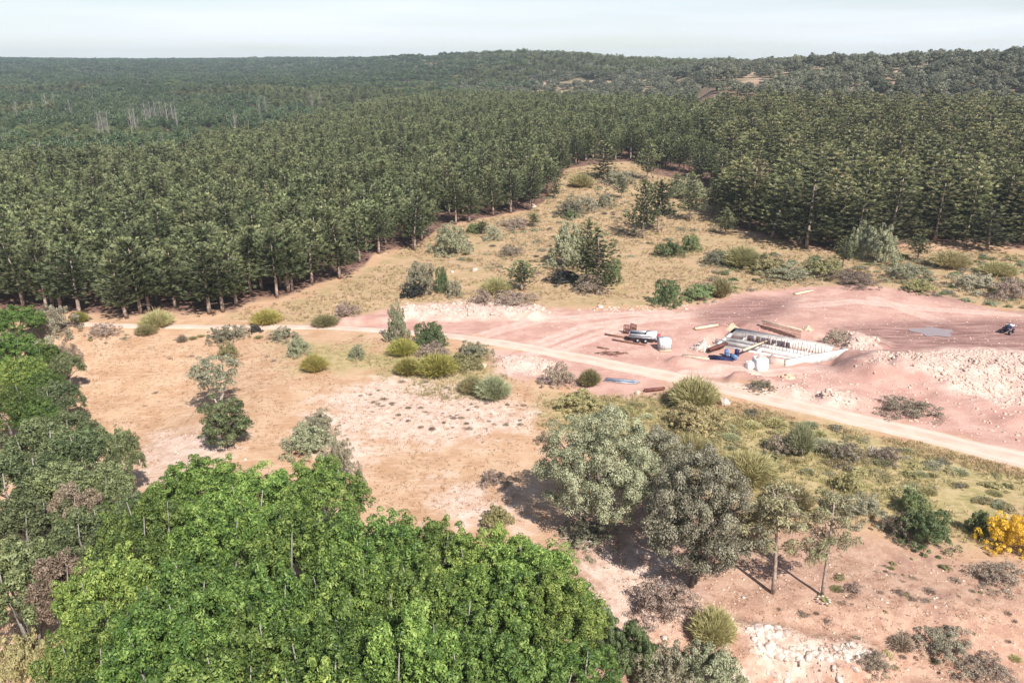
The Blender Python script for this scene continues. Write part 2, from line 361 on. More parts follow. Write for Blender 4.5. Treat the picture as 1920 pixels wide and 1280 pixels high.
def broad_meshes(seed, Hh=10, R=3.4, lobes=9, per=44, n=44, leaf=.24, mat='broad', bark='barkgrey', tinv=.15):
    rs = np.random.RandomState(seed); f = MB(); allc = []
    for i in range(lobes):
        a = i*2.4+rs.rand(); q = math.sqrt((i+.3)/lobes)*R*.9
        zt = Hh*(1-.26*(q/R)**1.6)*rs.uniform(.82, 1.05); r = R*rs.uniform(.12, .24)
        c = dome(rs, n, r, zt-r*4.2, zt, -.9, .3)+np.array([q*math.cos(a), q*math.sin(a), 0]); allc.append(c)
    cs = np.concatenate(allc); tin = .40+.22*(cs[:, 2]-Hh*.5)/(Hh*.5)+rs.normal(size=len(cs))*tinv  # upper clumps tinted as lit, lower ones as shaded gaps
    clump_leaves(f, rs, cs, rs.uniform(.18, .36, len(cs)), per, leaf, .42, tin, 1.3, .17)
    tk = MB()
    for j in range(3):
        a = j*2.1+rs.rand(); tk.tube([(.15*math.cos(a), .15*math.sin(a), 0), (.5*math.cos(a), .5*math.sin(a), Hh*.4), (R*.35*math.cos(a), R*.35*math.sin(a), Hh*.7), (R*.4*math.cos(a+.2), R*.4*math.sin(a+.2), Hh*.90)], [.15, .11, .06, .02], 6)
    limbs(tk, rs, 7, Hh*.4, R, Hh*.72, .08)
    for j in range(9):
        a = rs.rand()*6.3; q = R*rs.uniform(.2, .8); tk.tube([(q*.6*math.cos(a), q*.6*math.sin(a), Hh*.45), (q*math.cos(a), q*math.sin(a), Hh*.70)], [.05, .02], 4)
    return f.mesh('crown', M[mat]), tk.mesh('trunk', M[bark])
def shrub_mesh(seed, mat, Hh=1, R=1, n=34, per=60, leaf=.15, rc=.26, stems=True):
    rs = np.random.RandomState(seed); f = MB()
    cs = dome(rs, n, R-rc*.8, -.15*Hh, Hh-rc*.7, -.1, .35); k_ = n//4; a = rs.rand(k_)*6.3; q = rs.uniform(.7, 1.35, k_)*R
    cs = cs*np.where(cs[:, 2:3] > 0, 1, 1)*(1+.22*np.sin(3*np.arctan2(cs[:, 1], cs[:, 0])+seed))[:, None]*np.array([1, 1, .9])
    cs = np.vstack([cs, np.stack([q*np.cos(a), q*np.sin(a), rs.uniform(.02, .3, k_)*Hh], 1)]); clump_leaves(f, rs, cs, rc*rs.uniform(.5, 1.3, len(cs)), per, leaf, .5)
    nb = 40; a = rs.rand(nb)*6.3; el = rs.uniform(.3, 1.4, nb); d = np.stack([np.cos(a)*np.cos(el), np.sin(a)*np.cos(el), np.sin(el)], 1); L = rs.uniform(.9, 1.2, nb)
    f.leaves(d*(L/2)[:, None]*np.array([R, R, Hh]), d, rdir(rs, nb), L, .03*R, rs.uniform(.3, .7, nb))
    return f.mesh('foliage', M[mat])
def blades_mesh(seed, mat, n=420, Hh=1., R=1., wd=.05, spread=.7, tipdown=0):
    """broom or tussock: long blades that leave the ground together and fan out"""
    rs = np.random.RandomState(seed); f = MB(); a = rs.rand(n)*2*PI; q = np.sqrt(rs.rand(n))
    base = np.stack([np.cos(a)*q*R*.35, np.sin(a)*q*R*.35, np.zeros(n)-.03], 1)
    tip = np.stack([np.cos(a)*q*R*(1+.1*rs.normal(size=n)), np.sin(a)*q*R, Hh*(1-.55*q*q)*rs.uniform(.6, 1.1, n)], 1)
    s_ = rs.uniform(.35, .8, n)[:, None]; mid = base+(tip-base)*s_+np.array([0, 0, .10])*Hh
    for A, B, wf in ((base, mid, 1), (mid, tip, 1.3), (mid, tip+rs.normal(size=(n, 3))*.12*R, 1.2)):
        d = B-A; f.leaves((A+B)/2, d, rdir(rs, n), np.linalg.norm(d, axis=1), wd*wf, np.clip(rs.normal(size=n)*.18+.5, 0, .9))
    return f.mesh('foliage', M[mat])
def rock_geo(rs, sub=1):
    # jittered icosphere
    t = (1+5**.5)/2; V = np.array([(-1, t, 0), (1, t, 0), (-1, -t, 0), (1, -t, 0), (0, -1, t), (0, 1, t), (0, -1, -t), (0, 1, -t), (t, 0, -1), (t, 0, 1), (-t, 0, -1), (-t, 0, 1)], float)
    Fc = [(0, 11, 5), (0, 5, 1), (0, 1, 7), (0, 7, 10), (0, 10, 11), (1, 5, 9), (5, 11, 4), (11, 10, 2), (10, 7, 6), (7, 1, 8), (3, 9, 4), (3, 4, 2), (3, 2, 6), (3, 6, 8), (3, 8, 9), (4, 9, 5), (2, 4, 11), (6, 2, 10), (8, 6, 7), (9, 8, 1)]
    V /= np.linalg.norm(V[0])
    for _ in range(sub):
        V = list(map(tuple, V)); cache = {}; nf = []
        def md(a, b):
            k = (min(a, b), max(a, b))
            if k not in cache: m_ = (np.array(V[a])+np.array(V[b])); m_ /= np.linalg.norm(m_); V.append(tuple(m_)); cache[k] = len(V)-1
            return cache[k]
        for a, b, c in Fc:
            x, y, z = md(a, b), md(b, c), md(c, a); nf += [(a, x, z), (b, y, x), (c, z, y), (x, y, z)]
        Fc = nf; V = np.array(V)
    V = np.array(V); V = V*(1+rs.normal(size=(len(V), 1))*.12)
    for _ in range(7):                                     # chop facets
        n = rdir(rs, 1)[0]; d = V@n; V = V-np.outer(np.maximum(d-.72, 0), n)
    return V*np.array([1, .8, .65]), np.array(Fc)
ROCKS = [rock_geo(np.random.RandomState(i), 1) for i in range(6)]
ROCKS0 = [rock_geo(np.random.RandomState(40+i), 0) for i in range(6)]
def scatter_rocks(name, pts, sizes, mat, rs, label, cat, sink=.25):
    mb = MB()
    for (x, y), s_ in zip(pts, sizes):
        V, Fc = ROCKS0[rs.randint(6)] if s_ < .35 else ROCKS[rs.randint(6)]
        a = rs.rand()*6.3; ca, sa = math.cos(a), math.sin(a); W = V*s_*rs.uniform(.7, 1.2, 3)
        W = np.stack([W[:, 0]*ca-W[:, 1]*sa, W[:, 0]*sa+W[:, 1]*ca, W[:, 2]], 1)
        z = float(H(x, y)); mb.add(W+np.array([x, y, z+s_*.6*(.5-sink)]), q3=Fc, t=rs.rand())
    o = mb.build(name, mat); return tag(o, label, cat, kind='stuff')

# ------------------------------------------------------------------ the ground
def axis(fine0, fine1, st, lo, hi, gr=1.035):
    a = list(np.arange(fine0, fine1+st*.5, st)); s_ = st
    while a[-1] < hi: s_ = min(s_*gr, 120); a.append(a[-1]+s_)
    s_ = st; b = []
    x = fine0
    while x > lo: s_ = min(s_*gr, 120); x -= s_; b.append(x)
    return np.array(b[::-1]+a)
XS = axis(-50, 62, .45, -3400, 3400); YS = axis(30, 122, .45, -600, 4400, 1.02)
GX, GY = np.meshgrid(XS, YS); gx = GX.ravel(); gy = GY.ravel(); gz = H(gx, gy)
nx, ny = len(XS), len(YS)
ii = (np.arange(ny-1)[:, None]*nx+np.arange(nx-1)[None, :]).ravel()
quads = np.stack([ii, ii+1, ii+nx+1, ii+nx], 1)
def poly_sd(P, x, y):                                      # signed distance, inside positive
    P = np.array(P); n = len(P); d = np.full(x.shape, 1e9); ins = np.zeros(x.shape, bool)
    for i in range(n):
        x0, y0 = P[i]; x1, y1 = P[(i+1) % n]; d = np.minimum(d, segd(x, y, x0, y0, x1, y1))
        c = ((y0 > y) != (y1 > y)) & (x < (x1-x0)*(y-y0)/((y1-y0) if y1 != y0 else 1e-9)+x0); ins ^= c
    return np.where(ins, d, -d)
def zone(polys):
    r = None
    for pl in polys:
        P = [g_(*q) for q in pl]; s_ = poly_sd(P, gx, gy); r = s_ if r is None else np.maximum(r, s_)
    return np.clip(r, -30, 30)
ROAD_PX = [(60, 604), (165, 608), (250, 611), (400, 613), (530, 613), (640, 615), (720, 620), (800, 626), (870, 633), (950, 645), (1050, 664), (1150, 684), (1250, 704), (1350, 726), (1450, 750), (1550, 773), (1650, 796), (1750, 820), (1850, 845), (1950, 870), (2100, 905), (2400, 975)]
BND_PX = [(-900, 560), (-400, 575), (-100, 580), (0, 582), (150, 588), (250, 592), (330, 588), (440, 586), (470, 566), (520, 562), (560, 548), (640, 518), (685, 500), (700, 478), (790, 458), (825, 428), (880, 414), (990, 395), (1020, 380), (1045, 340), (1062, 318), (1130, 306), (1190, 303), (1215, 325), (1290, 342), (1345, 372), (1372, 425), (1440, 445), (1520, 465), (1600, 478), (1700, 458), (1800, 452), (1920, 470), (2100, 500), (2600, 560)]
BW = np.array([g_(*p) for p in BND_PX]); B_T = BW[:, 0]/BW[:, 1]; B_R = np.hypot(BW[:, 0], BW[:, 1])
def wood_d(x, y):
    t = x/np.maximum(y, 1); return np.hypot(x, y)-np.interp(t, B_T, B_R)
RW = np.array([g_(*p) for p in ROAD_PX])
def road_d(x, y):
    d = np.full(np.shape(x), 1e9)
    for i in range(len(RW)-1): d = np.minimum(d, segd(x, y, *RW[i], *RW[i+1]))
    return d
Z = {}
Z['z_lot'] = zone([[(560, 612), (650, 598), (760, 574), (900, 563), (1010, 576), (1100, 580), (1280, 576), (1400, 548), (1480, 540), (1600, 534), (1750, 548), (1850, 578), (2000, 592), (2300, 620), (2300, 900), (1920, 850), (1700, 796), (1500, 750), (1350, 716), (1200, 694), (1000, 655), (900, 634), (800, 622), (640, 618)],
                   [(920, 660), (1010, 655), (1200, 695), (1260, 712), (1240, 740), (1130, 745), (1050, 720), (940, 705)]])
Z['z_wet'] = zone([[(1300, 585), (1400, 556), (1500, 556), (1480, 590), (1400, 615), (1320, 612)], [(1560, 612), (1700, 600), (1960, 600), (1960, 665), (1800, 655), (1640, 668), (1600, 700), (1540, 690), (1600, 650)], [(1700, 548), (1760, 560), (1900, 585), (1960, 590), (1960, 575), (1800, 555)]])
Z['z_pale'] = zone([[(600, 745), (700, 712), (820, 705), (930, 735), (1000, 775), (990, 800), (880, 830), (720, 830), (620, 790)], [(250, 870), (290, 815), (420, 800), (440, 840), (380, 880), (300, 900)], [(560, 780), (680, 760), (700, 860), (640, 900)], [(1100, 1000), (1250, 1040), (1300, 1180), (1180, 1200), (1090, 1080)], [(820, 900), (960, 930), (980, 1000), (840, 970)]])
Z['z_green'] = zone([[(1010, 740), (1240, 740), (1380, 760), (1560, 790), (1750, 835), (1960, 890), (1960, 1040), (1750, 1010), (1560, 975), (1380, 960), (1200, 860), (1000, 800)], [(640, 665), (760, 650), (900, 660), (940, 700), (900, 740), (720, 720)], [(520, 640), (700, 645), (720, 690), (560, 700)]])
Z['z_red'] = zone([[(1040, 980), (1200, 900), (1400, 985), (1560, 990), (1700, 1020), (1960, 1080), (2200, 1200), (2200, 1500), (1000, 1500), (1000, 1100)]])
Z['z_mead'] = zone([[(430, 590), (520, 572), (640, 525), (690, 500), (830, 425), (990, 395), (1060, 310), (1200, 300), (1350, 372), (1370, 430), (1520, 470), (1920, 470), (2300, 520), (2300, 600), (1950, 595), (1750, 548), (1480, 540), (1280, 575), (1010, 576), (760, 574), (600, 612), (420, 605)]])
Z['z_rock'] = zone([[(1385, 1195), (1450, 1185), (1560, 1215), (1640, 1235), (1620, 1275), (1500, 1290), (1420, 1270)], [(1240, 1240), (1420, 1260), (1400, 1330), (1200, 1330)]])
Z['z_chalk'] = zone([[(1610, 700), (1660, 668), (1760, 655), (1860, 652), (1980, 665), (1980, 770), (1860, 760), (1780, 740), (1700, 712)], [(745, 602), (775, 572), (900, 560), (1010, 572), (1050, 590), (960, 602), (860, 600)], [(1440, 748), (1490, 728), (1590, 732), (1610, 755), (1590, 775), (1500, 768)], [(925, 672), (1000, 662), (1060, 685), (1040, 708), (950, 702)], [(1560, 645), (1600, 622), (1660, 640), (1640, 658)]])
def passes(lines, hw):
    v = np.zeros(gx.shape)
    for ln in lines:
        Q = [g_(*q) for q in ln]
        for a, b in zip(Q[:-1], Q[1:]):
            d = segd(gx, gy, *a, *b); v = np.maximum(v, sst(hw, hw*.6, d)*(1-.6*sst(.5, .1, d)))
    return v
Z['z_pass'] = passes([[(1000, 650), (1100, 612), (1300, 590), (1450, 575), (1600, 565), (1750, 580), (1900, 590)], [(1050, 655), (1200, 600), (1380, 580), (1500, 560)], [(1640, 560), (1760, 600), (1900, 640)], [(1290, 700), (1420, 700), (1560, 690), (1640, 668), (1800, 640), (1960, 628)], [(900, 630), (1010, 600), (1250, 585)]], 1.5)
Z['z_wood'] = np.clip(np.where(gy > 20, wood_d(gx, gy), -30), -30, 30)
m, k = newmat('ground_soil')
P_ = k.new('ShaderNodeNewGeometry').outputs['Position']
n1 = k.noise(.12, 5, .6, P_); n2 = k.noise(.9, 5, .65, P_); n3 = k.noise(5., 4, .7, P_); n4 = k.noise(.33, 4, .6, P_)
mpn = k.new('ShaderNodeMapping'); k.l.new(P_, mpn.inputs['Vector']); mpn.inputs['Scale'].default_value = (.35, 1.7, 1); mpn.inputs['Rotation'].default_value = (0, 0, .35)
n5 = k.noise(1.2, 5, .65, mpn.outputs[0])
mp6 = k.new('ShaderNodeMapping'); k.l.new(P_, mp6.inputs['Vector']); mp6.inputs['Scale'].default_value = (.25, 2.2, 1); mp6.inputs['Rotation'].default_value = (0, 0, -.5)
n6 = k.noise(.7, 5, .7, mp6.outputs[0])
def Zm(nm, a, b, amp=6., which=None):
    wob = k.math('MULTIPLY', k.math('SUBTRACT', which or n4, .5), amp); wob2 = k.math('MULTIPLY', k.math('SUBTRACT', n2, .5), amp*.5)
    return k.step(k.math('ADD', k.math('ADD', k.attr(nm), wob), wob2), a, b)
field = k.mix(k.step(n4, .38, .62), (.46, .282, .172), (.54, .365, .24))
field = k.mix(k.step(n5, .5, .72), field, (.62, .43, .31))
field = k.mix(k.math('MULTIPLY', k.step(n3, .52, .70), .55), field, (.34, .20, .11))
col = field
mead = k.mix(k.step(n4, .4, .6), (.44, .30, .18), (.36, .265, .14)); mead = k.mix(k.step(n5, .48, .7), mead, (.52, .38, .26)); mead = k.mix(k.math('MULTIPLY', k.step(n2, .55, .72), .6), mead, (.24, .19, .08))
col = k.mix(Zm('z_mead', -1.5, 2), col, mead)
grn = k.mix(k.step(n2, .38, .62), (.31, .26, .115), (.45, .345, .19)); grn = k.mix(k.step(n5, .55, .7), grn, (.22, .20, .09))
col = k.mix(Zm('z_green', -2.5, 3.5, 10), col, grn)
red = k.mix(k.step(n2, .36, .64), (.36, .21, .15), (.48, .315, .23)); red = k.mix(k.step(n3, .55, .72), red, (.58, .41, .32)); red = k.mix(k.math('MULTIPLY', k.step(n4, .55, .65), .7), red, (.32, .19, .15))
col = k.mix(Zm('z_red', -2.5, 2.5, 8), col, red)
pale = k.mix(k.step(n2, .4, .62), (.56, .40, .32), (.68, .53, .45))
col = k.mix(k.math('MULTIPLY', Zm('z_pale', -2.5, 2.5, 9), .85), col, pale)
lot = k.mix(k.step(n4, .35, .68), (.44, .250, .205), (.54, .345, .285)); lot = k.mix(k.math('MULTIPLY', k.step(n6, .5, .75), .6), lot, (.62, .43, .37)); lot = k.mix(k.math('MULTIPLY', k.step(n2, .56, .7), .6), lot, (.38, .215, .175)); lot = k.mix(k.math('MULTIPLY', k.step(k.attr('z_pass'), .2, .8), .75), lot, k.mix(k.step(n2, .4, .6), (.56, .37, .31), (.66, .48, .41))); lot = k.mix(k.math('MULTIPLY', k.step(n3, .6, .74), .5), lot, (.70, .56, .48))
wet = k.mix(k.step(n6, .40, .60), (.21, .115, .100), (.37, .22, .19))
lot = k.mix(Zm('z_wet', -2.2, 2.2, 7, n6), lot, wet)
col = k.mix(Zm('z_lot', -1.2, 1.2, 5), col, lot)
chalk = k.mix(k.step(n2, .36, .62), (.46, .30, .25), (.62, .45, .385)); chalk = k.mix(k.math('MULTIPLY', k.step(n3, .5, .62), .7), chalk, (.72, .59, .51))
col = k.mix(k.math('MULTIPLY', Zm('z_chalk', -1.5, 1.5, 5), .9), col, chalk)
rock = k.mix(k.step(n2, .35, .6), (.42, .27, .21), (.60, .46, .38))
col = k.mix(Zm('z_rock', -.8, .8, 3), col, rock)
woodc = k.mix(k.step(n2, .4, .6), (.12, .068, .055), (.25, .15, .115));  # brown needle litter, darkened further for shade between the trunks
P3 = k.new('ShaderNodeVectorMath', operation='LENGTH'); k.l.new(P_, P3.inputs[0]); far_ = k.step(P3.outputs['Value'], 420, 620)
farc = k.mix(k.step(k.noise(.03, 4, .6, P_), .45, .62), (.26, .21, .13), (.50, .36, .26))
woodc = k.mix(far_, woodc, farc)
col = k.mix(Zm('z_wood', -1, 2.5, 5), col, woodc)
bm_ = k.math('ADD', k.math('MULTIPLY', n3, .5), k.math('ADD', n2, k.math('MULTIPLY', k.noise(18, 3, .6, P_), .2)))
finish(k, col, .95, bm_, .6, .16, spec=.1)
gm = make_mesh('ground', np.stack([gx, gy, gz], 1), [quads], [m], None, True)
for nm, v in Z.items(): gm.attributes.new(nm, 'FLOAT', 'POINT').data.foreach_set('value', v.astype(np.float32))
ground = link('ground', gm); tag(ground, 'dry sloping ground of tan field, meadow and pinkish bare earth', 'ground', kind='structure')

# road: a crowned strip with two wheel ruts
pts = []
for i in range(len(RW)-1):
    n = max(2, int(np.hypot(*(RW[i+1]-RW[i]))/.6))
    p0 = RW[max(i-1, 0)]; p1 = RW[i]; p2 = RW[i+1]; p3 = RW[min(i+2, len(RW)-1)]
    for j in range(n):
        t = j/n; pts.append(.5*((2*p1)+(-p0+p2)*t+(2*p0-5*p1+4*p2-p3)*t*t+(-p0+3*p1-3*p2+p3)*t**3))
pts = np.array(pts); tn = np.gradient(pts, axis=0); tn /= np.linalg.norm(tn, axis=1)[:, None]; nr = np.stack([-tn[:, 1], tn[:, 0]], 1)
us = np.linspace(-1, 1, 13); rv = []; ra = []
for i, (p, n) in enumerate(zip(pts, nr)):
    wd = np.interp(p[0], [-60, -10, 5, 40, 80], [.9, 1.1, 1.6, 2.0, 2.1])*(1+.10*float(vnoise(p[0], p[1], 4, 11)))
    for u in us:
        q = p+n*u*wd; e = abs(u)
        rv.append((q[0], q[1], .06-.045*math.exp(-((e-.48)/.16)**2)-(.30 if e > .99 else (.03 if e > .8 else 0)))); ra.append(u)
rv = np.array(rv); rv[:, 2] += H(rv[:, 0], rv[:, 1])
nr_ = len(us); ii = (np.arange(len(pts)-1)[:, None]*nr_+np.arange(nr_-1)[None, :]).ravel()
m, k = newmat('track_dust'); P_ = k.new('ShaderNodeNewGeometry').outputs['Position']; u_ = k.attr('tint')
a = k.noise(.5, 5, .6, P_); b = k.noise(6, 4, .6, P_)
col = k.mix(k.step(a, .35, .65), (.54, .385, .31), (.62, .47, .385)); rut = k.step(k.math('ABSOLUTE', k.math('SUBTRACT', k.math('ABSOLUTE', u_), .48)), .22, .05)
col = k.mix(k.math('MULTIPLY', rut, .5), col, (.68, .53, .445)); col = k.mix(k.math('MULTIPLY', k.step(b, .56, .7), .5), col, (.52, .35, .27))
finish(k, col, .95, b, .4, .05, spec=.1)
ro = link('dirt_track', make_mesh('dirt_track', rv, [np.stack([ii, ii+1, ii+nr_+1, ii+nr_], 1)[:, ::-1]], [m], np.array(ra), True))
tag(ro, 'pale dusty dirt track with two wheel ruts crossing the scene', 'track', kind='structure')
# puddle
px_, py_ = G(1750, 623); mb = MB(); rs = np.random.RandomState(3)
ring = [(px_+2.5*math.cos(a)*(1+.2*math.sin(3*a)+.12*math.sin(7*a)), py_+2.2*math.sin(a)*(1+.15*math.cos(2*a)+.15*math.sin(5*a+1)), 0) for a in np.linspace(0, 2*PI, 40, endpoint=False)]
zz = max(float(H(q[0], q[1])) for q in ring)*.5+.5*float(H(px_, py_))+.05
mb.add([(px_, py_, zz)]+[(q[0], q[1], zz) for q in ring], q3=[(0, 1+i, 1+(i+1) % 40) for i in range(40)])
m, k = newmat('muddy_water'); finish(k, k.mix(k.noise(1.2, 3, .5, k.new('ShaderNodeNewGeometry').outputs['Position']), (.26, .20, .20), (.34, .28, .28)), .3, spec=.45)
tag(mb.build('puddle', m), 'shallow blue grey puddle on the bare earth lot', 'puddle', kind='structure')

# ------------------------------------------------------------------ plants: one of each kind, then copies
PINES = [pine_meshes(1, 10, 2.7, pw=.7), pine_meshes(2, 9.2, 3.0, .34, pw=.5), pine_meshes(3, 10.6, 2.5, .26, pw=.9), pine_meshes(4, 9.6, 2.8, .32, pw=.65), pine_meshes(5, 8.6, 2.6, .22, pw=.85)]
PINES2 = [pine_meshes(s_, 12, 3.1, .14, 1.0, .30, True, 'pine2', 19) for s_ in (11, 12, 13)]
OAKS = [oak_meshes(21, 7.5, 4.1, 330, 190, .115, .46, 'oak'), oak_meshes(22, 6.5, 3.6, 270, 180, .115, .44, 'oak2'), oak_meshes(23, 5, 2.4, 150, 100, .15, .38, 'mixed', z0=-.05)]
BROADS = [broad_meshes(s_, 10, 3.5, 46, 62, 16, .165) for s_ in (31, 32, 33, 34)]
MIXED = [broad_meshes(s_, 8, 2.6, 34, 42, 14, .18, 'mixed', tinv=.16) for s_ in (41, 42)]
MIXB = [broad_meshes(43, 8, 2.6, 34, 42, 14, .18, 'brownleaf', tinv=.14)]
DARKS = [broad_meshes(s_, 11, 4.0, 8, 30, 34, .42, 'valley') for s_ in (51, 52, 53)]
def place_tree(name, meshes, x, y, hgt, wid, label, cat='tree', group=None, nomH=10, nomR=2.5, rz=None, lean=0, zoff=0, rs=random.Random(5)):
    r = empty(name, (x, y, float(H(x, y))-.05+zoff), rs.random()*6.28 if rz is None else rz, (wid/(2*nomR), wid/(2*nomR), hgt/nomH))
    if lean: r.rotation_euler = (0, lean, 0)
    tag(r, label, cat, group)
    link('crown', meshes[0], r); link('trunk', meshes[1], r)
    return r
def tree_px(name, meshes, px, py, top, wpx, label, nomH, nomR, cat='tree', group=None, **kw):
    x, y = G(px, py); z0 = float(H(x, y)); h_ = topz(y, top)-z0; wd = wpx/F*depth(x, y, z0+h_*.6)
    return place_tree(name, meshes, x, y, h_, wd, label, cat, group, nomH, nomR, **kw)

# foreground right: holm oaks and two straggly pines
tree_px('holm_oak', OAKS[0], 1122, 1000, 765, 236, 'large rounded holm oak with silvery green crown beside a deep shadow', 7.5, 4.1)
tree_px('holm_oak', OAKS[1], 1300, 1092, 846, 232, 'grey brown holm oak right of the silvery one, crown down to the ground', 6.5, 3.6)
tree_px('holm_oak', OAKS[1], 1228, 960, 808, 175, 'smaller dull brown holm oak wedged behind the two big ones', 6.5, 3.6)
def straggly_meshes(seed, Hh=6, R=2.4, lean=(-.6, .1)):
    rs = np.random.RandomState(seed); f = MB(); tk = MB(); P = lambda t: np.array([lean[0]*t*t, lean[1]*t, Hh*t])
    tk.tube([P(t) for t in np.linspace(0, .9, 7)], np.linspace(.12, .04, 7), 7)
    cs = []
    for i in range(34):
        t = rs.uniform(.34, .92); a = rs.rand()*6.3; L = R*rs.uniform(.4, 1.2)*(1.3-t); e = np.array([math.cos(a), math.sin(a), .25])
        tk.tube([P(t), P(t)+e*L*.55+np.array([0, 0, .12]), P(t)+e*L], [.04, .025, .01], 4, cap=False)
        for s_ in (.55, .75, .95): cs.append(P(t)+e*L*s_+rs.normal(size=3)*.15)
        for _ in range(5):
            q = P(t)+e*L*rs.uniform(.4, 1); tk.tube([q, q+rs.normal(size=3)*.35], [.014, .006], 3, cap=False)
    cs = np.array(cs); cs = cs[rs.rand(len(cs)) < .8]
    clump_leaves(f, rs, cs, .34, 60, .19, .3, rs.normal(size=len(cs))*.12+.55)
    return f.mesh('crown', M['straggly']), tk.mesh('trunk', M['bark'])
M['straggly'] = foliage('thin_pine_needles', (.12, .115, .06), (.24, .22, .12), (.38, .34, .21), dead=(.42, .29, .19), trans=.2)
tree_px('straggly_pine', straggly_meshes(61), 1449, 1112, 905, 185, 'thin straggly pine on a leaning bare trunk with a dark trunk shadow', 6, 2.4, rz=0)
tree_px('straggly_pine', straggly_meshes(62, 6, 2.4, (-.1, .1)), 1541, 1117, 915, 150, 'sparse half dead pine on an upright trunk ringed by white stones', 6, 2.4, rz=0)

# big green broadleaf mass at the bottom, every crown its own tree
tops = [(360, 852, 9), (470, 872, 9), (590, 850, 9.5), (262, 950, 9), (410, 945, 9.5), (545, 950, 10), (690, 960, 9), (800, 965, 8.5), (905, 985, 8.5), (990, 1030, 8),
        (180, 1040, 9), (320, 1045, 9.5), (470, 1050, 10), (630, 1055, 9.5), (770, 1060, 9), (900, 1075, 8.5), (1035, 1095, 7.5),
        (150, 1150, 9), (290, 1160, 9.5), (440, 1165, 10), (600, 1165, 9.5), (760, 1175, 9.5), (910, 1185, 9), (1060, 1200, 7),
        (180, 1290, 9), (360, 1300, 9), (540, 1300, 9), (720, 1300, 9), (890, 1300, 8.5), (1050, 1310, 7)]
gdesc = {0: 'bright green broadleaf tree whose crown makes the left peak of the near grove', 2: 'bright green broadleaf tree whose crown makes the right peak of the near grove', 9: 'bright green broadleaf tree at the right shoulder of the near grove, by the pink earth',
         16: 'bright green tree at the right edge of the near grove, next to the white boulder', 10: 'yellowish green broadleaf tree at the left edge of the near grove'}
rg = random.Random(8)
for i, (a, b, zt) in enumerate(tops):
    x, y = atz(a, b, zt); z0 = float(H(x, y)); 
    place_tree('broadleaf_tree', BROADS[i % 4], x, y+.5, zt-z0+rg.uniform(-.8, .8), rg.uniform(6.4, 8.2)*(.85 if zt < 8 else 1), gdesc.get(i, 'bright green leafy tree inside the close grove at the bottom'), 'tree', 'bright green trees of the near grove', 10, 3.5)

# left bank: darker mixed trees
def bank(lst, meshes, name, nomH, nomR, group, z=7.):
    for i, (a, b, zt, wd, lab) in enumerate(lst):
        x, y = atz(a, b, zt); z0 = float(H(x, y)); ms = meshes[i % len(meshes)]
        place_tree(name, ms, x, y, zt-z0, wd, lab, 'tree', group, nomH, nomR)
bank([(20, 572, 5, 8, 'green broadleaf tree on the left edge just below the pine trunks'), (5, 625, 5, 8, 'green broadleaf tree on the left edge, second below the pine trunks'), (35, 668, 4.5, 6, 'green broadleaf tree on the left edge with pale stones at its foot'),
      (10, 720, 5, 7, 'green broadleaf tree on the left edge level with the lone grey tree'), (60, 745, 4, 5, 'small green tree at the left rim of the tan field'), (75, 640, 3.6, 4.6, 'low green tree on the left bank behind the twiggy bushes'), (70, 690, 3.4, 5, 'low green tree filling the left bank above a dark gap')], BROADS, 'broadleaf_tree', 10, 3.5, 'green trees on the left bank')
bank([(118, 660, 3.2, 4, 'low olive tree on the left bank beside the dark grey bush'), (100, 715, 3.2, 5, 'low olive tree on the left bank at the field rim'), (125, 768, 3.4, 5, 'low olive tree at the upper corner of the left bank'), (240, 925, 5, 4, 'olive tree filling the gap between left bank and grove'), (60, 790, 6, 7, 'blue green tree on the left bank, tallest by the field corner'), (150, 800, 6, 6, 'dark green tree on the left bank touching the tan field'), (20, 850, 6.5, 7, 'grey green tree against the left frame with pale twigs showing'), (110, 865, 6.5, 6, 'grey green tree on the left bank with a pale bare stem'),
      (190, 870, 6, 5, 'dull green tree on the left bank behind the slender one'), (40, 930, 6.5, 6, 'olive tree on the left bank above the brown one'), (150, 950, 6, 5, 'olive brown tree on the left bank beside the bright grove'), (20, 1020, 6.5, 6, 'olive brown tree on the lower left bank'), ], MIXED, 'bank_tree', 8, 2.6, 'mixed trees on the left bank')
bank([(95, 1035, 6, 4.5, 'brown leaved tree beside the pink gap on the lower left'), (128, 905, 6.2, 4, 'reddish brown narrow tree in the middle of the left bank')], MIXB, 'bank_tree', 8, 2.6, 'brown trees on the left bank')
x, y = atz(222, 800, 6.2); place_tree('slender_tree', MIXED[1], x, y, 6.2-float(H(x, y)), 3.0, 'slender upright grey green tree standing out against the tan field', 'tree', None, 8, 2.6)
# lone trees in the field
lone = empty('grey_tree', (*G(412, 768), 0)); lone.location.z = float(H(lone.location.x, lone.location.y))-.03
tag(lone, 'grey leaved tree with three pale forked stems alone in the tan field', 'tree')
rs = np.random.RandomState(70); f = MB(); tk = MB()
cs = dome(rs, 120, 2.5, 2.4, 6.0, -.8, .4); clump_leaves(f, rs, cs, rs.uniform(.3, .5, len(cs)), 90, .16, .55)
f.build('crown', M['oak2'], lone)
for a in (-.5, .35, 1.9, 3.6): tk.tube([(0, 0, 0), (.35*math.cos(a), .35*math.sin(a), 1.3), (1.1*math.cos(a), 1.1*math.sin(a), 3.4)], [.13, .10, .04], 6)
tk.build('trunk', M['barkpale'], lone)
tree_px('juniper_tree', OAKS[2], 425, 838, 742, 100, 'round dull green tree with a reddish side in front of the grey one', 5, 2.4)

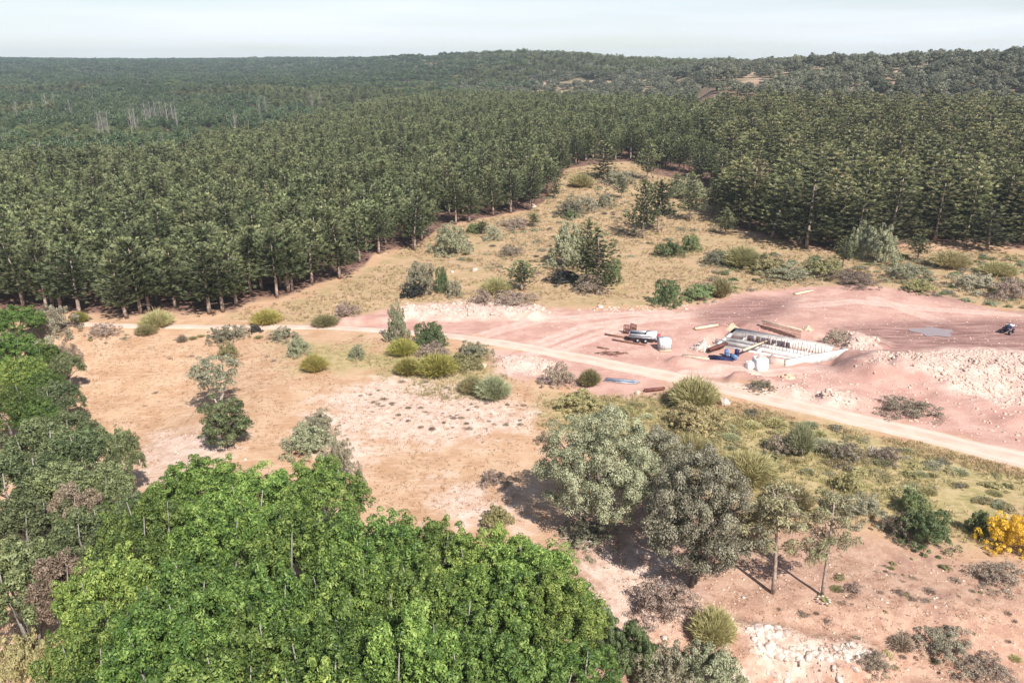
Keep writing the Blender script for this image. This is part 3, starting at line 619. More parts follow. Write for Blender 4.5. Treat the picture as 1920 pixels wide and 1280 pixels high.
# ------------------------------------------------------------------ pine plantation
rp = random.Random(12)
IND = []                                                   # individual pines
edge = [(45, 577, 'with a pale trunk, leftmost of the visible trunks'), (88, 580, 'with a dark lower trunk near the left frame'), (115, 586, 'with a short pale trunk beside the brown bush'), (150, 592, 'with a straight pale trunk behind the brown bush'),
        (238, 597, 'with a trunk that leans to the left'), (264, 588, 'with a thin pale trunk just right of the leaning one'), (280, 584, 'with a pale trunk above the straw coloured shrub'), (393, 589, 'with a dark footed trunk beside the track'), (418, 585, 'with a trunk halfway along the trackside edge'),
        (443, 572, 'with a trunk set back in the shade'), (470, 552, 'with a pale trunk where the edge turns uphill'), (520, 558, 'with a pale slanting trunk over the grass'), (541, 549, 'with a bright trunk, one of a close pair'), (548, 547, 'with the thinner trunk of the close pair'), (585, 532, 'with a trunk rising behind low scrub'), (637, 523, 'with a trunk in front of the dark hollow'),
        (711, 476, 'standing at the rim of the grassy slope with a short trunk'), (778, 470, 'with a pale trunk standing over the purple brush'), (855, 421, 'with a pale slim trunk above the round oak'), (880, 417, 'with a pale trunk beside the round oak'), (925, 405, 'with a trunk near the top of the slope'), (958, 400, 'with a trunk at the upper bend of the edge'), (994, 395, 'at the corner of the upper clearing')]
for a, b, t in edge:
    x, y = G(a, b); IND.append((x, y, rp.uniform(9.6, 12), rp.uniform(6.4, 8.4), 'edge', 'pine '+t, PINES, -.13 if 'leans' in t else 0))
redge = [(1405, 428, 12, 'broad layered pine at the left end of the right hand wood'), (1447, 448, 11.5, 'layered pine with a slanting trunk in the right hand wood'), (1512, 466, 13, 'tall narrow bright green pine jutting from the right hand wood'), (1560, 455, 12, 'layered pine right of the tall narrow one'), (1650, 440, 13, 'pine behind the bushy oak of the right hand wood'), (1683, 428, 12, 'pine with a pale trunk behind the bushy oak'),
         (1752, 455, 11, 'pine with a pale short trunk at the right hand meadow rim'), (1785, 446, 12, 'pine with a thin trunk, left of two on the right'), (1811, 452, 13, 'pine with a tall pink grey trunk on the right'), (1889, 425, 13, 'pine with the tallest pale trunk near the right frame'), (1915, 448, 12, 'pine cut by the right frame'), (1850, 470, 8, 'low dark pine near the right frame')]
for a, b, h_, t in redge:
    x, y = G(a, b); IND.append((x, y, h_*1.2, rp.uniform(8, 11), 'redge', t, PINES2, .12 if 'slanting' in t else 0))
solo = [(1205, 447, 11.5, 7.0, 'pine of the meadow pair, left one with the darker trunk', PINES), (1233, 436, 12, 7.4, 'pine of the meadow pair, right one with the yellower crown', PINES), (1293, 415, 10, 7.5, 'small flat topped pine alone right of the meadow pair', PINES), (1132, 335, 10.5, 9, 'broad low pine in the neck of the upper clearing', PINES2),
        (1213, 338, 13, 7, 'dark pine with twin trunks at the head of the clearing', PINES), (1052, 333, 11, 7, 'pine with a pale trunk at the upper left corner of the clearing', PINES), (1122, 543, 10, 7, 'brownish pine with a forked pale trunk in the tree clump of the meadow', PINES2), (1098, 535, 10, 6.5, 'pine in the middle of the meadow tree clump', PINES), (978, 545, 5, 5.5, 'young bushy pine left of the meadow tree clump', PINES)]
for a, b, h_, wd, t, ms in solo:
    x, y = G(a, b); IND.append((x, y, h_, wd, 'solo', t, ms, 0))
# fill of the plantation
rs = np.random.RandomState(99)
def jgrid(r0, r1, sp0, grow, t0=-.80, t1=.80):
    out = []; r = r0
    while r < r1:
        s_ = max(sp0, grow*r); n = int((t1-t0)*r/s_)
        t = t0+(np.arange(n)+rs.uniform(-.6, .6, n)+rs.rand())*(t1-t0)/max(n, 1)
        rr = r+rs.uniform(-.75, .75, n)*s_; c_ = 1/np.sqrt(1+t*t); out.append(np.stack([rr*t*c_, rr*c_, np.full(n, s_)], 1)); r += s_*.92
    return np.concatenate(out)
far_px = np.array([(-300, 275), (0, 272), (150, 268), (330, 266), (400, 222), (520, 212), (640, 190), (700, 180), (800, 174), (900, 170), (1100, 174), (1300, 184), (1500, 184), (1700, 176), (1920, 165), (2300, 160)], float)
fw = [atz(a, b, 10) for a, b in far_px]; F_T = np.array([q[0]/q[1] for q in fw]); F_R = np.array([math.hypot(*q) for q in fw])
F_R = np.minimum(F_R, np.interp(F_T, [-.15, 0, .25, .7], [900, 520, 370, 350]))
P = jgrid(100, 950, 5.0, .0085); P = P[(P[:, 0]/P[:, 1] < .2) | (rs.rand(len(P)) < .58)]; t = P[:, 0]/P[:, 1]; r = np.hypot(P[:, 0], P[:, 1]); fr = np.interp(t, F_T, F_R)+12*vnoise(P[:, 0], P[:, 1], 30, 21)
wd_ = wood_d(P[:, 0], P[:, 1])
keep = (wd_ > .8+2.0*rs.rand(len(P))) & (r < fr)
keep &= ~((rs.rand(len(P)) < .05))
for q in IND: keep &= (np.hypot(P[:, 0]-q[0], P[:, 1]-q[1]) > 2.4)
P = P[keep]; r = np.hypot(P[:, 0], P[:, 1]); t = P[:, 0]/P[:, 1]
zz = H(P[:, 0], P[:, 1]); ppx, ppy = project(P[:, 0], P[:, 1], zz+6)
inview = (ppx > -40) & (ppx < 1960)
rank = np.argsort(np.where(inview, r, 1e9)); nind = 285-len(IND)
# nearest of each edge: half by depth into the wood, so that the trees one can see are things
score = np.where(inview, r+2.2*np.maximum(wood_d(P[:, 0], P[:, 1]), 0)*.6, 1e9); rank = np.argsort(score)
sel = np.zeros(len(P), bool); sel[rank[:nind]] = True
for x, y, s_ in P[sel]:
    right = x > 28 and y > 100 and x/y > .27
    IND.append((x, y, (rp.uniform(11, 14.5) if right else rp.uniform(8.2, 11.6)), s_*rp.uniform(1.15, 1.6)*(1.4 if right else 1.05), 'fill', ('layered grey green pine inside the right hand wood' if right else 'olive green pine in the packed front of the plantation'), PINES2 if right else PINES, 0))
for i, (x, y, h_, wd, kd, lab, ms, ln) in enumerate(IND):
    nH, nR = (10, 2.6) if ms is PINES else (12, 2.9)
    grp = {'edge': 'pines along the plantation edge', 'redge': 'pines along the right hand wood edge', 'solo': None}.get(kd, 'pines packed in the right hand wood' if ms is PINES2 else 'pines packed in the plantation')
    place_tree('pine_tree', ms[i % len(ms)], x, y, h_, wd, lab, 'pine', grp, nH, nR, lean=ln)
REST = P[~sel]

# geometry nodes for masses nobody could count
def mass(name, pts, scl, idx, sources, label, cat, sink=.05):
    n = len(pts); zz = H(pts[:, 0], pts[:, 1])-sink
    me = bpy.data.meshes.new(name); me.vertices.add(n); me.vertices.foreach_set('co', np.stack([pts[:, 0], pts[:, 1], zz], 1).astype(np.float32).ravel())
    a = me.attributes.new('scl', 'FLOAT_VECTOR', 'POINT'); a.data.foreach_set('vector', np.asarray(scl, np.float32).ravel())
    a = me.attributes.new('rot', 'FLOAT_VECTOR', 'POINT'); rr = np.zeros((n, 3), np.float32); rr[:, 2] = rs.rand(n)*6.28; a.data.foreach_set('vector', rr.ravel())
    a = me.attributes.new('idx', 'INT', 'POINT'); a.data.foreach_set('value', (len(sources)-1-np.asarray(idx)).astype(np.int32))   # joined inputs come out last first
    o = bpy.data.objects.new(name, me); C.objects.link(o); tag(o, label, cat, kind='stuff')
    ng = bpy.data.node_groups.new(name, 'GeometryNodeTree'); ng.interface.new_socket('Geometry', in_out='INPUT', socket_type='NodeSocketGeometry'); ng.interface.new_socket('Geometry', in_out='OUTPUT', socket_type='NodeSocketGeometry')
    N = ng.nodes; L = ng.links; gi = N.new('NodeGroupInput'); go = N.new('NodeGroupOutput'); ip = N.new('GeometryNodeInstanceOnPoints'); jn = N.new('GeometryNodeJoinGeometry')
    for src in sources:
        jj = N.new('GeometryNodeJoinGeometry')
        for s_ in src:
            oi = N.new('GeometryNodeObjectInfo'); oi.transform_space = 'ORIGINAL'; oi.inputs['Object'].default_value = s_; L.new(oi.outputs['Geometry'], jj.inputs[0])
        gt = N.new('GeometryNodeGeometryToInstance'); L.new(jj.outputs[0], gt.inputs[0]); L.new(gt.outputs[0], jn.inputs[0])
    L.new(jn.outputs[0], ip.inputs['Instance']); L.new(gi.outputs[0], ip.inputs['Points']); ip.inputs['Pick Instance'].default_value = True
    def na(nm, ty):
        q = N.new('GeometryNodeInputNamedAttribute'); q.data_type = ty; q.inputs['Name'].default_value = nm; return q.outputs[0]
    L.new(na('idx', 'INT'), ip.inputs['Instance Index']); L.new(na('scl', 'FLOAT_VECTOR'), ip.inputs['Scale']); L.new(na('rot', 'FLOAT_VECTOR'), ip.inputs['Rotation'])
    L.new(ip.outputs[0], go.inputs[0]); md = o.modifiers.new('scatter', 'NODES'); md.node_group = ng; return o
def src_of(meshes):                                        # the first standing tree with these meshes
    out = []
    for me in meshes:
        for ob in C.objects:
            if ob.data is me: out.append(ob); break
    return out
right = (REST[:, 0] > 28) & (REST[:, 0]/REST[:, 1] > .22+.08*rs.rand(len(REST)))
s_ = REST[:, 2]; n = len(REST)
wdv = s_*rs.uniform(1.1, 1.6, n)/5.4*np.where(right, 1.32, 1.05); hv = np.where(right, rs.uniform(.82, 1.2, n), rs.uniform(.78, 1.18, n))
idx = np.where(right, 5+rs.randint(0, 3, n), rs.randint(0, 5, n))
srcs = [src_of(m_) for m_ in PINES]+[src_of(m_) for m_ in PINES2]
mass('pine_forest', REST, np.stack([wdv, wdv, hv], 1), idx, srcs, 'dense olive green pine forest spreading behind its front rows', 'forest')

# valley wood: dark broadleaf crowns behind the plantation on the left
Q = jgrid(230, 1150, 8.0, .014, -.82, .35); t = Q[:, 0]/Q[:, 1]; r = np.hypot(Q[:, 0], Q[:, 1])
fr = np.interp(t, F_T, F_R)+4; Q = Q[(r > fr+3) & (r > 240) & (t < .02)]; t = Q[:, 0]/Q[:, 1]; r = np.hypot(Q[:, 0], Q[:, 1])
z_ = H(Q[:, 0], Q[:, 1]); ppx, _ = project(Q[:, 0], Q[:, 1], z_+8); iv = (ppx > -30) & (ppx < 1950)
rk = np.argsort(np.where(iv, r, 1e9)); sel = np.zeros(len(Q), bool); sel[rk[:110]] = True
for i, (x, y, s_) in enumerate(Q[sel]):
    h_ = rp.uniform(9, 13); place_tree('dark_broadleaf_tree', DARKS[i % 3], x, y, h_, s_*rp.uniform(1.2, 1.6), 'dark blue green broadleaf tree in the hollow behind the plantation', 'tree', 'dark broadleaf trees of the hollow', 11, 4.0)
R2 = Q[~sel]; n = len(R2)
wv = R2[:, 2]*rs.uniform(1.1, 1.5, n)/8; hv = rs.uniform(.55, 1.0, n)
pm = vnoise(R2[:, 0], R2[:, 1], 110, 31) > .12
lt = vnoise(R2[:, 0], R2[:, 1], 70, 32)+.4*vnoise(R2[:, 0], R2[:, 1], 25, 33) > .16
idx = np.where(pm, 3+rs.randint(0, 3, n), np.where(lt, 6+rs.randint(0, 2, n), rs.randint(0, 3, n)))
mass('valley_woods', R2, np.stack([np.where(pm, wv*1.3, wv), np.where(pm, wv*1.3, wv), hv], 1), idx, [src_of(m_) for m_ in DARKS]+[src_of(m_) for m_ in PINES[:3]]+[src_of(m_) for m_ in MIXED], 'dark mixed woods filling the valley behind the pines', 'woods')

# bare pale trees among the dark ones
def bare_mesh(seed, Hh=11):
    rs = np.random.RandomState(seed); tk = MB(); tk.tube([(0, 0, 0), (.1, 0, Hh*.5), (.2, .1, Hh)], [.22, .14, .04], 5)
    for i in range(22):
        z = Hh*rs.uniform(.25, .95); a = rs.rand()*6.3; L = Hh*.22*(1.2-z/Hh)+.3; e = np.array([math.cos(a), math.sin(a)])
        tk.tube([(.1, 0, z), (e[0]*L*.5, e[1]*L*.5, z+L*.9), (e[0]*L*.8, e[1]*L*.8, z+L*1.8)], [.06, .04, .02], 3, cap=False)
    return tk.mesh('branches', M['barkgrey'])
BARE = [bare_mesh(81), bare_mesh(82)]
for i, (a, b) in enumerate([(183, 228), (190, 226), (200, 228), (243, 222), (252, 220), (270, 208), (280, 205), (290, 203), (300, 204), (312, 206), (322, 208), (330, 214), (85, 190), (100, 186), (130, 200), (30, 205), (60, 200), (485, 196), (497, 194), (585, 184), (600, 182), (440, 226)]):
    x, y = atz(a, b, 8); z0 = float(H(x, y)); sc_ = rp.uniform(.85, 1.15)
    tag(link('bare_tree', BARE[i % 2], None, (x, y, z0), rp.random()*6, (sc_*1.1, sc_*1.1, (9.5-z0+2.5)/11)), 'leafless pale grey tree standing among the dark crowns of the hollow', 'bare tree', 'pale bare trees in the hollow')

# oak hill on the right
HO = [oak_meshes(s_, 6.5, 4.2, 75, 60, .42, .85, 'oakfar', z0=.0) for s_ in (91, 92, 93)]
def joined(ms, name):                                      # crown and trunk in one mesh, too far off to show apart
    V = []; Tn = []; mi = []; qs = []; q3 = []; off = 0
    me = bpy.data.meshes.new(name)
    import bmesh
    bm = bmesh.new()
    bm.from_mesh(ms[1])
    for f_ in bm.faces: f_.material_index = 1
    bm.from_mesh(ms[0]); bm.to_mesh(me); bm.free(); me.materials.append(ms[0].materials[0]); me.materials.append(ms[1].materials[0]); return me
HOJ = [joined(m_, 'hill_oak') for m_ in HO]
O = jgrid(340, 1250, 12, .0215, -.12, .86); t = O[:, 0]/O[:, 1]; r = np.hypot(O[:, 0], O[:, 1])
dens = vnoise(O[:, 0], O[:, 1], 42, 41)+.5*vnoise(O[:, 0], O[:, 1], 14, 42)
O = O[(r > np.interp(t, F_T, F_R)+3) & (dens < .14) & (r > np.interp(t, [-.12, -.05, 0, .2], [900, 700, 500, 340]))]; r = np.hypot(O[:, 0], O[:, 1])
z_ = H(O[:, 0], O[:, 1]); ppx, _ = project(O[:, 0], O[:, 1], z_+5); iv = (ppx > 0) & (ppx < 1920)
rk = np.argsort(np.where(iv, r, 1e9)); sel = np.zeros(len(O), bool); sel[rk[:290]] = True
for i, (x, y, s_) in enumerate(O[sel]):
    w_ = s_*rp.uniform(.6, 1.1)/8.4
    tag(link('hill_oak', HOJ[i % 3], None, (x, y, float(H(x, y))-.1), rp.random()*6, (w_, w_*rp.uniform(.9, 1.1), rp.uniform(.8, 1.45))), 'dark round holm oak dotted over the sandy hill on the right', 'holm oak', 'holm oaks scattered over the right hill')
R3 = O[~sel]; n = len(R3); wv = R3[:, 2]*rs.uniform(.6, 1.1, n)/8.4
srcH = [[ob] for ob in [next(q for q in C.objects if q.data is me) for me in HOJ]]
mass('oak_scrub', R3, np.stack([wv, wv, rs.uniform(.8, 1.6, n)], 1), rs.randint(0, 3, n), srcH, 'far oak scrub over the crest of the right hill', 'oak scrub')
# far woods over the middle hill and horizon ridge
W = jgrid(800, 3200, 8, .0105, -.82, .30); t = W[:, 0]/W[:, 1]; r = np.hypot(W[:, 0], W[:, 1])
dn = vnoise(W[:, 0], W[:, 1], 90, 51)+.4*vnoise(W[:, 0], W[:, 1], 30, 52)
W = W[(r > np.where(t < -.1, 1140, np.interp(t, [-.1, .0, .2, .3], [1140, 900, 700, 640]))) & ((dn < .10) | (t < -.15))]; r = np.hypot(W[:, 0], W[:, 1]); t = W[:, 0]/W[:, 1]
W = W[(r > np.interp(t, F_T, F_R)+3) & (t < .26)]; n = len(W); wv = W[:, 2]*rs.uniform(1.0, 1.5, n)/8.4
mass('far_woods', W, np.stack([wv, wv, rs.uniform(.7, 1.15, n)], 1), np.where(W[:, 0]/W[:, 1] > -.06, rs.choice([0, 1, 2, 6, 7, 8, 6, 7, 8], n), rs.randint(0, 6, n)), srcH+[src_of(m_) for m_ in DARKS]+[src_of(m_) for m_ in PINES[:3]], 'far bluish woods covering the low hill and horizon ridge', 'woods')

# ------------------------------------------------------------------ shrubs
SH_ = {'green': [shrub_mesh(1, 'green'), shrub_mesh(2, 'green')], 'grey': [shrub_mesh(3, 'grey', n=28, per=44, leaf=.13), shrub_mesh(4, 'grey', n=28, per=44, leaf=.13)],
       'oak': [shrub_mesh(5, 'oak'), shrub_mesh(6, 'oak')], 'broom': [blades_mesh(7, 'broom', 520), blades_mesh(8, 'broom', 520)], 'olive': [blades_mesh(9, 'olive', 460, wd=.045), shrub_mesh(10, 'olive')],
       'mauve': [blades_mesh(11, 'mauve', 420, wd=.03), shrub_mesh(12, 'mauve', n=22, per=40, leaf=.12)], 'gold': [shrub_mesh(13, 'gold', n=60, per=60, leaf=.12, rc=.2)], 'burnt': [shrub_mesh(14, 'burnt')], 'tuss': [blades_mesh(15, 'mauve', 150, wd=.07)], 'dark': [shrub_mesh(16, 'valley')],
       'tallgreen': [blades_mesh(17, 'pale', 600, wd=.04)]}
BIG = {'green': [shrub_mesh(101, 'green', n=150, per=90, leaf=.06, rc=.15)], 'grey': [shrub_mesh(102, 'grey', n=130, per=80, leaf=.055, rc=.15)], 'oak': [shrub_mesh(103, 'oak', n=150, per=90, leaf=.06, rc=.15)],
       'mauve': [shrub_mesh(104, 'mauve', n=90, per=70, leaf=.06, rc=.16)], 'olive': [shrub_mesh(105, 'olive', n=140, per=80, leaf=.07, rc=.14), blades_mesh(106, 'olive', 1500, wd=.02)], 'tallgreen': [blades_mesh(107, 'pale', 2000, wd=.017)],
       'gold': [shrub_mesh(108, 'gold', n=190, per=80, leaf=.055, rc=.12)], 'broom': [blades_mesh(109, 'broom', 1400, wd=.02)]}
rq = random.Random(31)
def shrub(kind, px, py, wpx, top, label, name='shrub', cat='bush', group=None):
    x, y = G(px, py); z0 = float(H(x, y)); h_ = max(.25, topz(y, top)-z0); wd = wpx/F*depth(x, y, z0)/2
    ms = BIG[kind] if (kind in BIG and wd > .95) else SH_[kind]; o = link(name, ms[rq.randrange(len(ms))], None, (x, y, z0-.05), rq.random()*6, (wd, wd*rq.uniform(.85, 1.1), h_)); return tag(o, label, cat, group)
S = [('oak', 845, 476, 62, 420, 'round silvery oak bush on the slope below the plantation corner'),
     ('grey', 787, 546, 60, 488, 'grey bush with a burnt black hollow at its foot'),
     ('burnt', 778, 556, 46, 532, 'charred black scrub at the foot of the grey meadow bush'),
     ('green', 829, 548, 24, 498, 'narrow dark green bush right of the burnt one'), ('grey', 853, 556, 30, 522, 'small grey green bush right of the narrow one'),
     ('oak', 746, 640, 36, 568, 'tall grey green bush standing over the track'), ('green', 806, 648, 58, 602, 'round bright green bush below the stony bank'), ('mauve', 815, 668, 60, 640, 'dead grey brush under the round green bush'),
     ('oak', 1066, 500, 66, 415, 'silvery green oak bush leaning on the meadow tree clump'), ('green', 1150, 530, 34, 484, 'green bush at the right of the meadow tree clump'), ('burnt', 1060, 528, 60, 505, 'scrub painted black for shade, left under the meadow tree clump'), ('mauve', 1105, 548, 60, 515, 'purplish brush under the meadow tree clump'),  # the black scrub under the clump is shade put in as colour
     ('green', 1250, 570, 50, 522, 'dark green bush at the upper rim of the bare earth'), ('green', 1312, 560, 60, 532, 'low green bush right of the rim bush'), ('olive', 1350, 556, 50, 520, 'olive bush trailing right along the rim'),
     ('green', 1255, 480, 50, 452, 'low green bush under the meadow pair of pines'), ('green', 1295, 470, 36, 438, 'low green bush right under the meadow pair of pines'),
     ('oak', 1612, 480, 50, 418, 'silvery oak bush, left half of the bushy oak at the right wood'), ('oak', 1650, 492, 66, 425, 'bushy oak in front of the right hand wood with a dark hollow'),
     ('grey', 1068, 405, 50, 372, 'grey thorny bush on the upper slope, left one'), ('grey', 1100, 395, 46, 365, 'grey thorny bush on the upper slope, right one'), ('green', 1072, 408, 36, 390, 'flat green bush under the grey thorny ones'), ('grey', 1135, 388, 40, 360, 'pale bush near the neck of the clearing'),
     ('grey', 925, 450, 34, 420, 'brownish bush on the slope among the left ones'), ('mauve', 958, 478, 44, 458, 'low purplish brush on the mid slope'), ('green', 888, 436, 28, 418, 'small olive bush beside the slope trunks'), ('mauve', 965, 425, 60, 408, 'brown brush heap on the upper left slope'),
     ('grey', 1160, 345, 60, 318, 'grey brush at the head of the clearing, right'), ('olive', 1090, 350, 50, 325, 'tan brush at the head of the clearing, left'), ('oak', 1290, 372, 60, 330, 'pale oak bush at the left foot of the right wood'),
     ('mauve', 905, 568, 40, 540, 'twiggy brush above the stony bank'), ('mauve', 962, 566, 90, 548, 'dark low brush above the stony bank'), ('olive', 930, 548, 60, 520, 'olive brush above the stony bank'), ('mauve', 650, 592, 50, 565, 'reddish brush beside the track bank'),
     ('olive', 1390, 500, 90, 462, 'yellow green bush in the middle of the right meadow'), ('grey', 1345, 495, 60, 468, 'grey bush left of the yellow green meadow one'), ('olive', 1440, 510, 70, 478, 'olive scrub in the right meadow'), ('grey', 1480, 520, 90, 498, 'grey scrub in the right meadow'), ('olive', 1545, 515, 70, 486, 'olive scrub below the tall narrow pine'),
     ('mauve', 1600, 530, 90, 508, 'brown scrub below the bushy oak'), ('grey', 1700, 520, 90, 494, 'grey scrub right below the bushy oak'), ('olive', 1780, 500, 80, 470, 'olive scrub at the foot of the right trunks'), ('grey', 1830, 540, 90, 512, 'dry scrub at the right of the meadow'), ('mauve', 1895, 560, 60, 520, 'brown scrub near the right frame above the bare earth'), ('olive', 1870, 515, 80, 490, 'olive scrub near the right frame under the pines'), ('olive', 1720, 545, 60, 524, 'olive scrub at the far rim of the bare earth'),
     ('grey', 100, 625, 92, 572, 'brown twiggy bush where the left bank meets the track'), ('mauve', 128, 680, 46, 640, 'dark grey bush at the left rim of the field'), ('grey', 90, 675, 60, 630, 'olive grey bush on the left bank'), ('broom', 150, 604, 34, 584, 'yellow green bush at the left end of the track'),
     ('mauve', 195, 628, 54, 606, 'purplish twiggy shrub below the track at the left'), ('olive', 295, 612, 72, 582, 'straw yellow shrub on the track edge under the pines'), ('olive', 275, 625, 50, 608, 'tan shrub just below the track'), ('mauve', 342, 641, 24, 626, 'small dark round tussock alone in the field'),
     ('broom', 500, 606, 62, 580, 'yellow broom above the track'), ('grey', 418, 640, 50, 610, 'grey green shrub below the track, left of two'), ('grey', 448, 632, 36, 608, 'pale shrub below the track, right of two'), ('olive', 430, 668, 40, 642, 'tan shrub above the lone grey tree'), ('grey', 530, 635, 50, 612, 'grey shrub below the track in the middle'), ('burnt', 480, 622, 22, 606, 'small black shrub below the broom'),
     ('oak', 560, 664, 44, 628, 'round grey green shrub in the field, top of a pair'), ('broom', 590, 695, 54, 664, 'yellow green shrub in the field, lower of a pair'), ('oak', 670, 670, 34, 646, 'pale green shrub with a stone at its foot'), ('olive', 610, 610, 54, 590, 'tan shrub above the track near the bank'),
     ('broom', 755, 664, 60, 634, 'yellow green broom below the tall grey bush'), ('broom', 820, 700, 90, 664, 'wide yellow green broom below the green bush'), ('broom', 765, 700, 60, 672, 'yellow green broom left of the wide one'), ('olive', 870, 690, 60, 662, 'olive shrub right of the brooms'), ('grey', 890, 668, 60, 640, 'grey scrub at the track edge with a pale stone'),
     ('tallgreen', 925, 745, 70, 706, 'grassy green tussock above the pale patch'), ('olive', 885, 735, 60, 705, 'olive shrub left of the green tussock'), ('mauve', 1048, 720, 60, 680, 'grey brush beside the blue sheets'), ('olive', 1105, 722, 50, 692, 'olive brush touching the blue sheets'),
     ('olive', 1300, 762, 96, 706, 'big golden olive bush on the track edge beside the white boulder'), ('olive', 1300, 800, 100, 758, 'olive bush below the golden one'), ('olive', 1090, 765, 80, 735, 'olive scrub left of the golden bush'), ('mauve', 1020, 830, 30, 806, 'reddish brown scrub at the left of the silvery oak'),
     ('tallgreen', 1500, 850, 64, 792, 'grassy green bush with a dead grey base below the track'), ('mauve', 1475, 848, 60, 812, 'dark grey brush left of the grassy green bush'), ('mauve', 1580, 862, 80, 828, 'dark grey brush right of the grassy green bush'), ('mauve', 1660, 862, 60, 838, 'dead twig heap in the green strip'),
     ('green', 1710, 958, 60, 918, 'dark green bush in the yellow grass on the right'), ('green', 1735, 1016, 88, 956, 'pale green loose bush at the rim of the red slope'), ('mauve', 1685, 1000, 60, 960, 'dark brush at the left of the pale green loose bush'), ('grey', 1610, 965, 90, 925, 'pale grey green scrub at the rim of the red slope'),
     ('gold', 1892, 1022, 88, 966, 'golden yellow flowering broom at the right frame'), ('green', 1832, 1000, 36, 955, 'blue green bush left of the golden broom'), ('mauve', 1870, 1085, 90, 1060, 'dead purplish brush below the golden broom'), ('olive', 1590, 918, 50, 884, 'tan bush with a reddish side in the green strip'),
     ('olive', 1400, 900, 120, 850, 'yellow green scrub right of the grey brown oak'), ('olive', 1290, 860, 100, 815, 'pale green scrub above the grey brown oak'), ('olive', 1480, 960, 90, 905, 'tan scrub around the straggly pines'), ('olive', 1420, 1000, 80, 950, 'dull green scrub behind the leaning trunk'), ('mauve', 1240, 1150, 110, 1092, 'purple grey dead brushwood heap under the oaks'), ('grey', 1100, 1010, 110, 985, 'pale dead branches under the silvery oak'),
     ('olive', 1335, 1200, 90, 1140, 'olive bush right of the small white rock'), ('grey', 1240, 1290, 120, 1210, 'grey green bush at the bottom edge, left of two'), ('oak', 1330, 1295, 130, 1215, 'grey green bush at the bottom edge, right of two'), ('green', 1180, 1260, 110, 1170, 'green bush between the grove and the bottom bushes'), ('green', 1120, 1200, 90, 1130, 'soft green bush under the grove beside the white boulder'),
     ('mauve', 1600, 1110, 34, 1090, 'small brown brush on the red slope'), ('grey', 1770, 1215, 110, 1186, 'dark purple and green brush on the lower red slope'), ('mauve', 1690, 1215, 50, 1190, 'dark brush left on the lower red slope'), ('mauve', 1850, 1260, 90, 1235, 'brown brush at the lower right corner'), ('mauve', 1640, 1250, 60, 1225, 'purple brush beside the white outcrop'),
     ('mauve', 1700, 772, 100, 748, 'twiggy brown green brush on the far side of the track'), ('grey', 1430, 726, 40, 712, 'dry twiggy clump on the spoil bank by the track'), ('grey', 600, 810, 60, 770, 'pale grey shrub at the back of the grove'), ('oak', 580, 845, 84, 795, 'dusty olive bush behind the grove'), ('grey', 640, 890, 60, 820, 'whitish bush at the right of the dusty one'),
     ('mauve', 925, 905, 50, 880, 'faint brown bush in the field near the oak shadow'), ('olive', 930, 985, 60, 950, 'tan tussock at the rim of the grove'), ('mauve', 1575, 636, 60, 620, 'twiggy growth on the cut bank behind the foundation'),
     ('mauve', 60, 1170, 60, 1110, 'pinkish twiggy brush in the gap on the lower left'), ('olive', 50, 1275, 100, 1190, 'pale reeds in the lower left corner'), ('olive', 140, 1240, 60, 1190, 'reedy clump right of the corner reeds')]
for q in S: shrub(*q)
for i, (a, b, h_, wd, lab) in enumerate([(1040, 372, 5, 4, 'young pine at the left rim of the upper clearing'), (1000, 425, 3.2, 3, 'tiny young pine on the slope left of the grey thorny bushes'), (1165, 372, 5.5, 4.2, 'young pine above the meadow pair'), (1335, 402, 7, 5.5, 'young pine at the foot of the right wood, left end'),
                                        (1360, 440, 6, 5, 'young pine at the right rim of the meadow'), (1265, 372, 6, 5, 'young pine behind the meadow pair'), (905, 440, 3.2, 3, 'tiny young pine by the slope trunks'), (1580, 500, 5, 4.5, 'young pine left of the bushy oak'), (1720, 490, 5, 4.5, 'young pine under the right trunks')]):
    x, y = G(a, b); place_tree('young_pine', PINES[i % 5], x, y, h_, wd, lab, 'pine', None, 10, 2.6)
# scattered low meadow shrubs and tussocks, each its own thing
def inpoly(pl, n, seed):
    r_ = np.random.RandomState(seed); P_ = np.array([g_(*q) for q in pl]); lo = P_.min(0); hi = P_.max(0); out = []
    while len(out) < n:
        c = r_.uniform(lo, hi, (400, 2)); c = c[poly_sd(P_, c[:, 0], c[:, 1]) > 0]; out += list(map(tuple, c))
    return out[:n], r_
MORE = []
def sprinkle(poly, n, kinds, lo, hi, asp, label, group, seed, name='shrub', cat='bush', more=0):
    pts_, r_ = inpoly(poly, n+more, seed)
    for x, y in pts_[n:]:
        if road_d(np.array([x]), np.array([y]))[0] > 3: MORE.append((x, y, r_.uniform(lo, hi*.8), asp*r_.uniform(.7, 1.3), kinds[r_.randint(len(kinds))]))
    pts_ = pts_[:n]
    for x, y in pts_:
        if road_d(np.array([x]), np.array([y]))[0] < 3: continue
        kd = kinds[r_.randint(len(kinds))]; ms = SH_[kd]; s_ = lo+(hi-lo)*r_.rand()**1.6
        tag(link(name, ms[r_.randint(len(ms))], None, (x, y, float(H(x, y))-.04), r_.rand()*6, (s_, s_*r_.uniform(.8, 1.2), s_*asp*r_.uniform(.7, 1.3))), label, cat, group)
sprinkle([(850, 440), (1000, 400), (1060, 330), (1190, 320), (1330, 380), (1370, 440), (1200, 480), (1000, 520), (860, 500)], 45, ['grey', 'olive', 'mauve', 'oak'], .35, 1.1, .7, 'low dry bush dotted over the golden upper slope', 'low bushes on the upper slope', 5, more=260)
sprinkle([(1330, 470), (1500, 480), (1920, 480), (1920, 590), (1700, 540), (1480, 535), (1300, 560)], 55, ['grey', 'olive', 'mauve', 'green', 'grey', 'oak'], .5, 1.3, .6, 'low scrubby bush in the strip between bare earth and right wood', 'low bushes in the right meadow strip', 6, more=160)
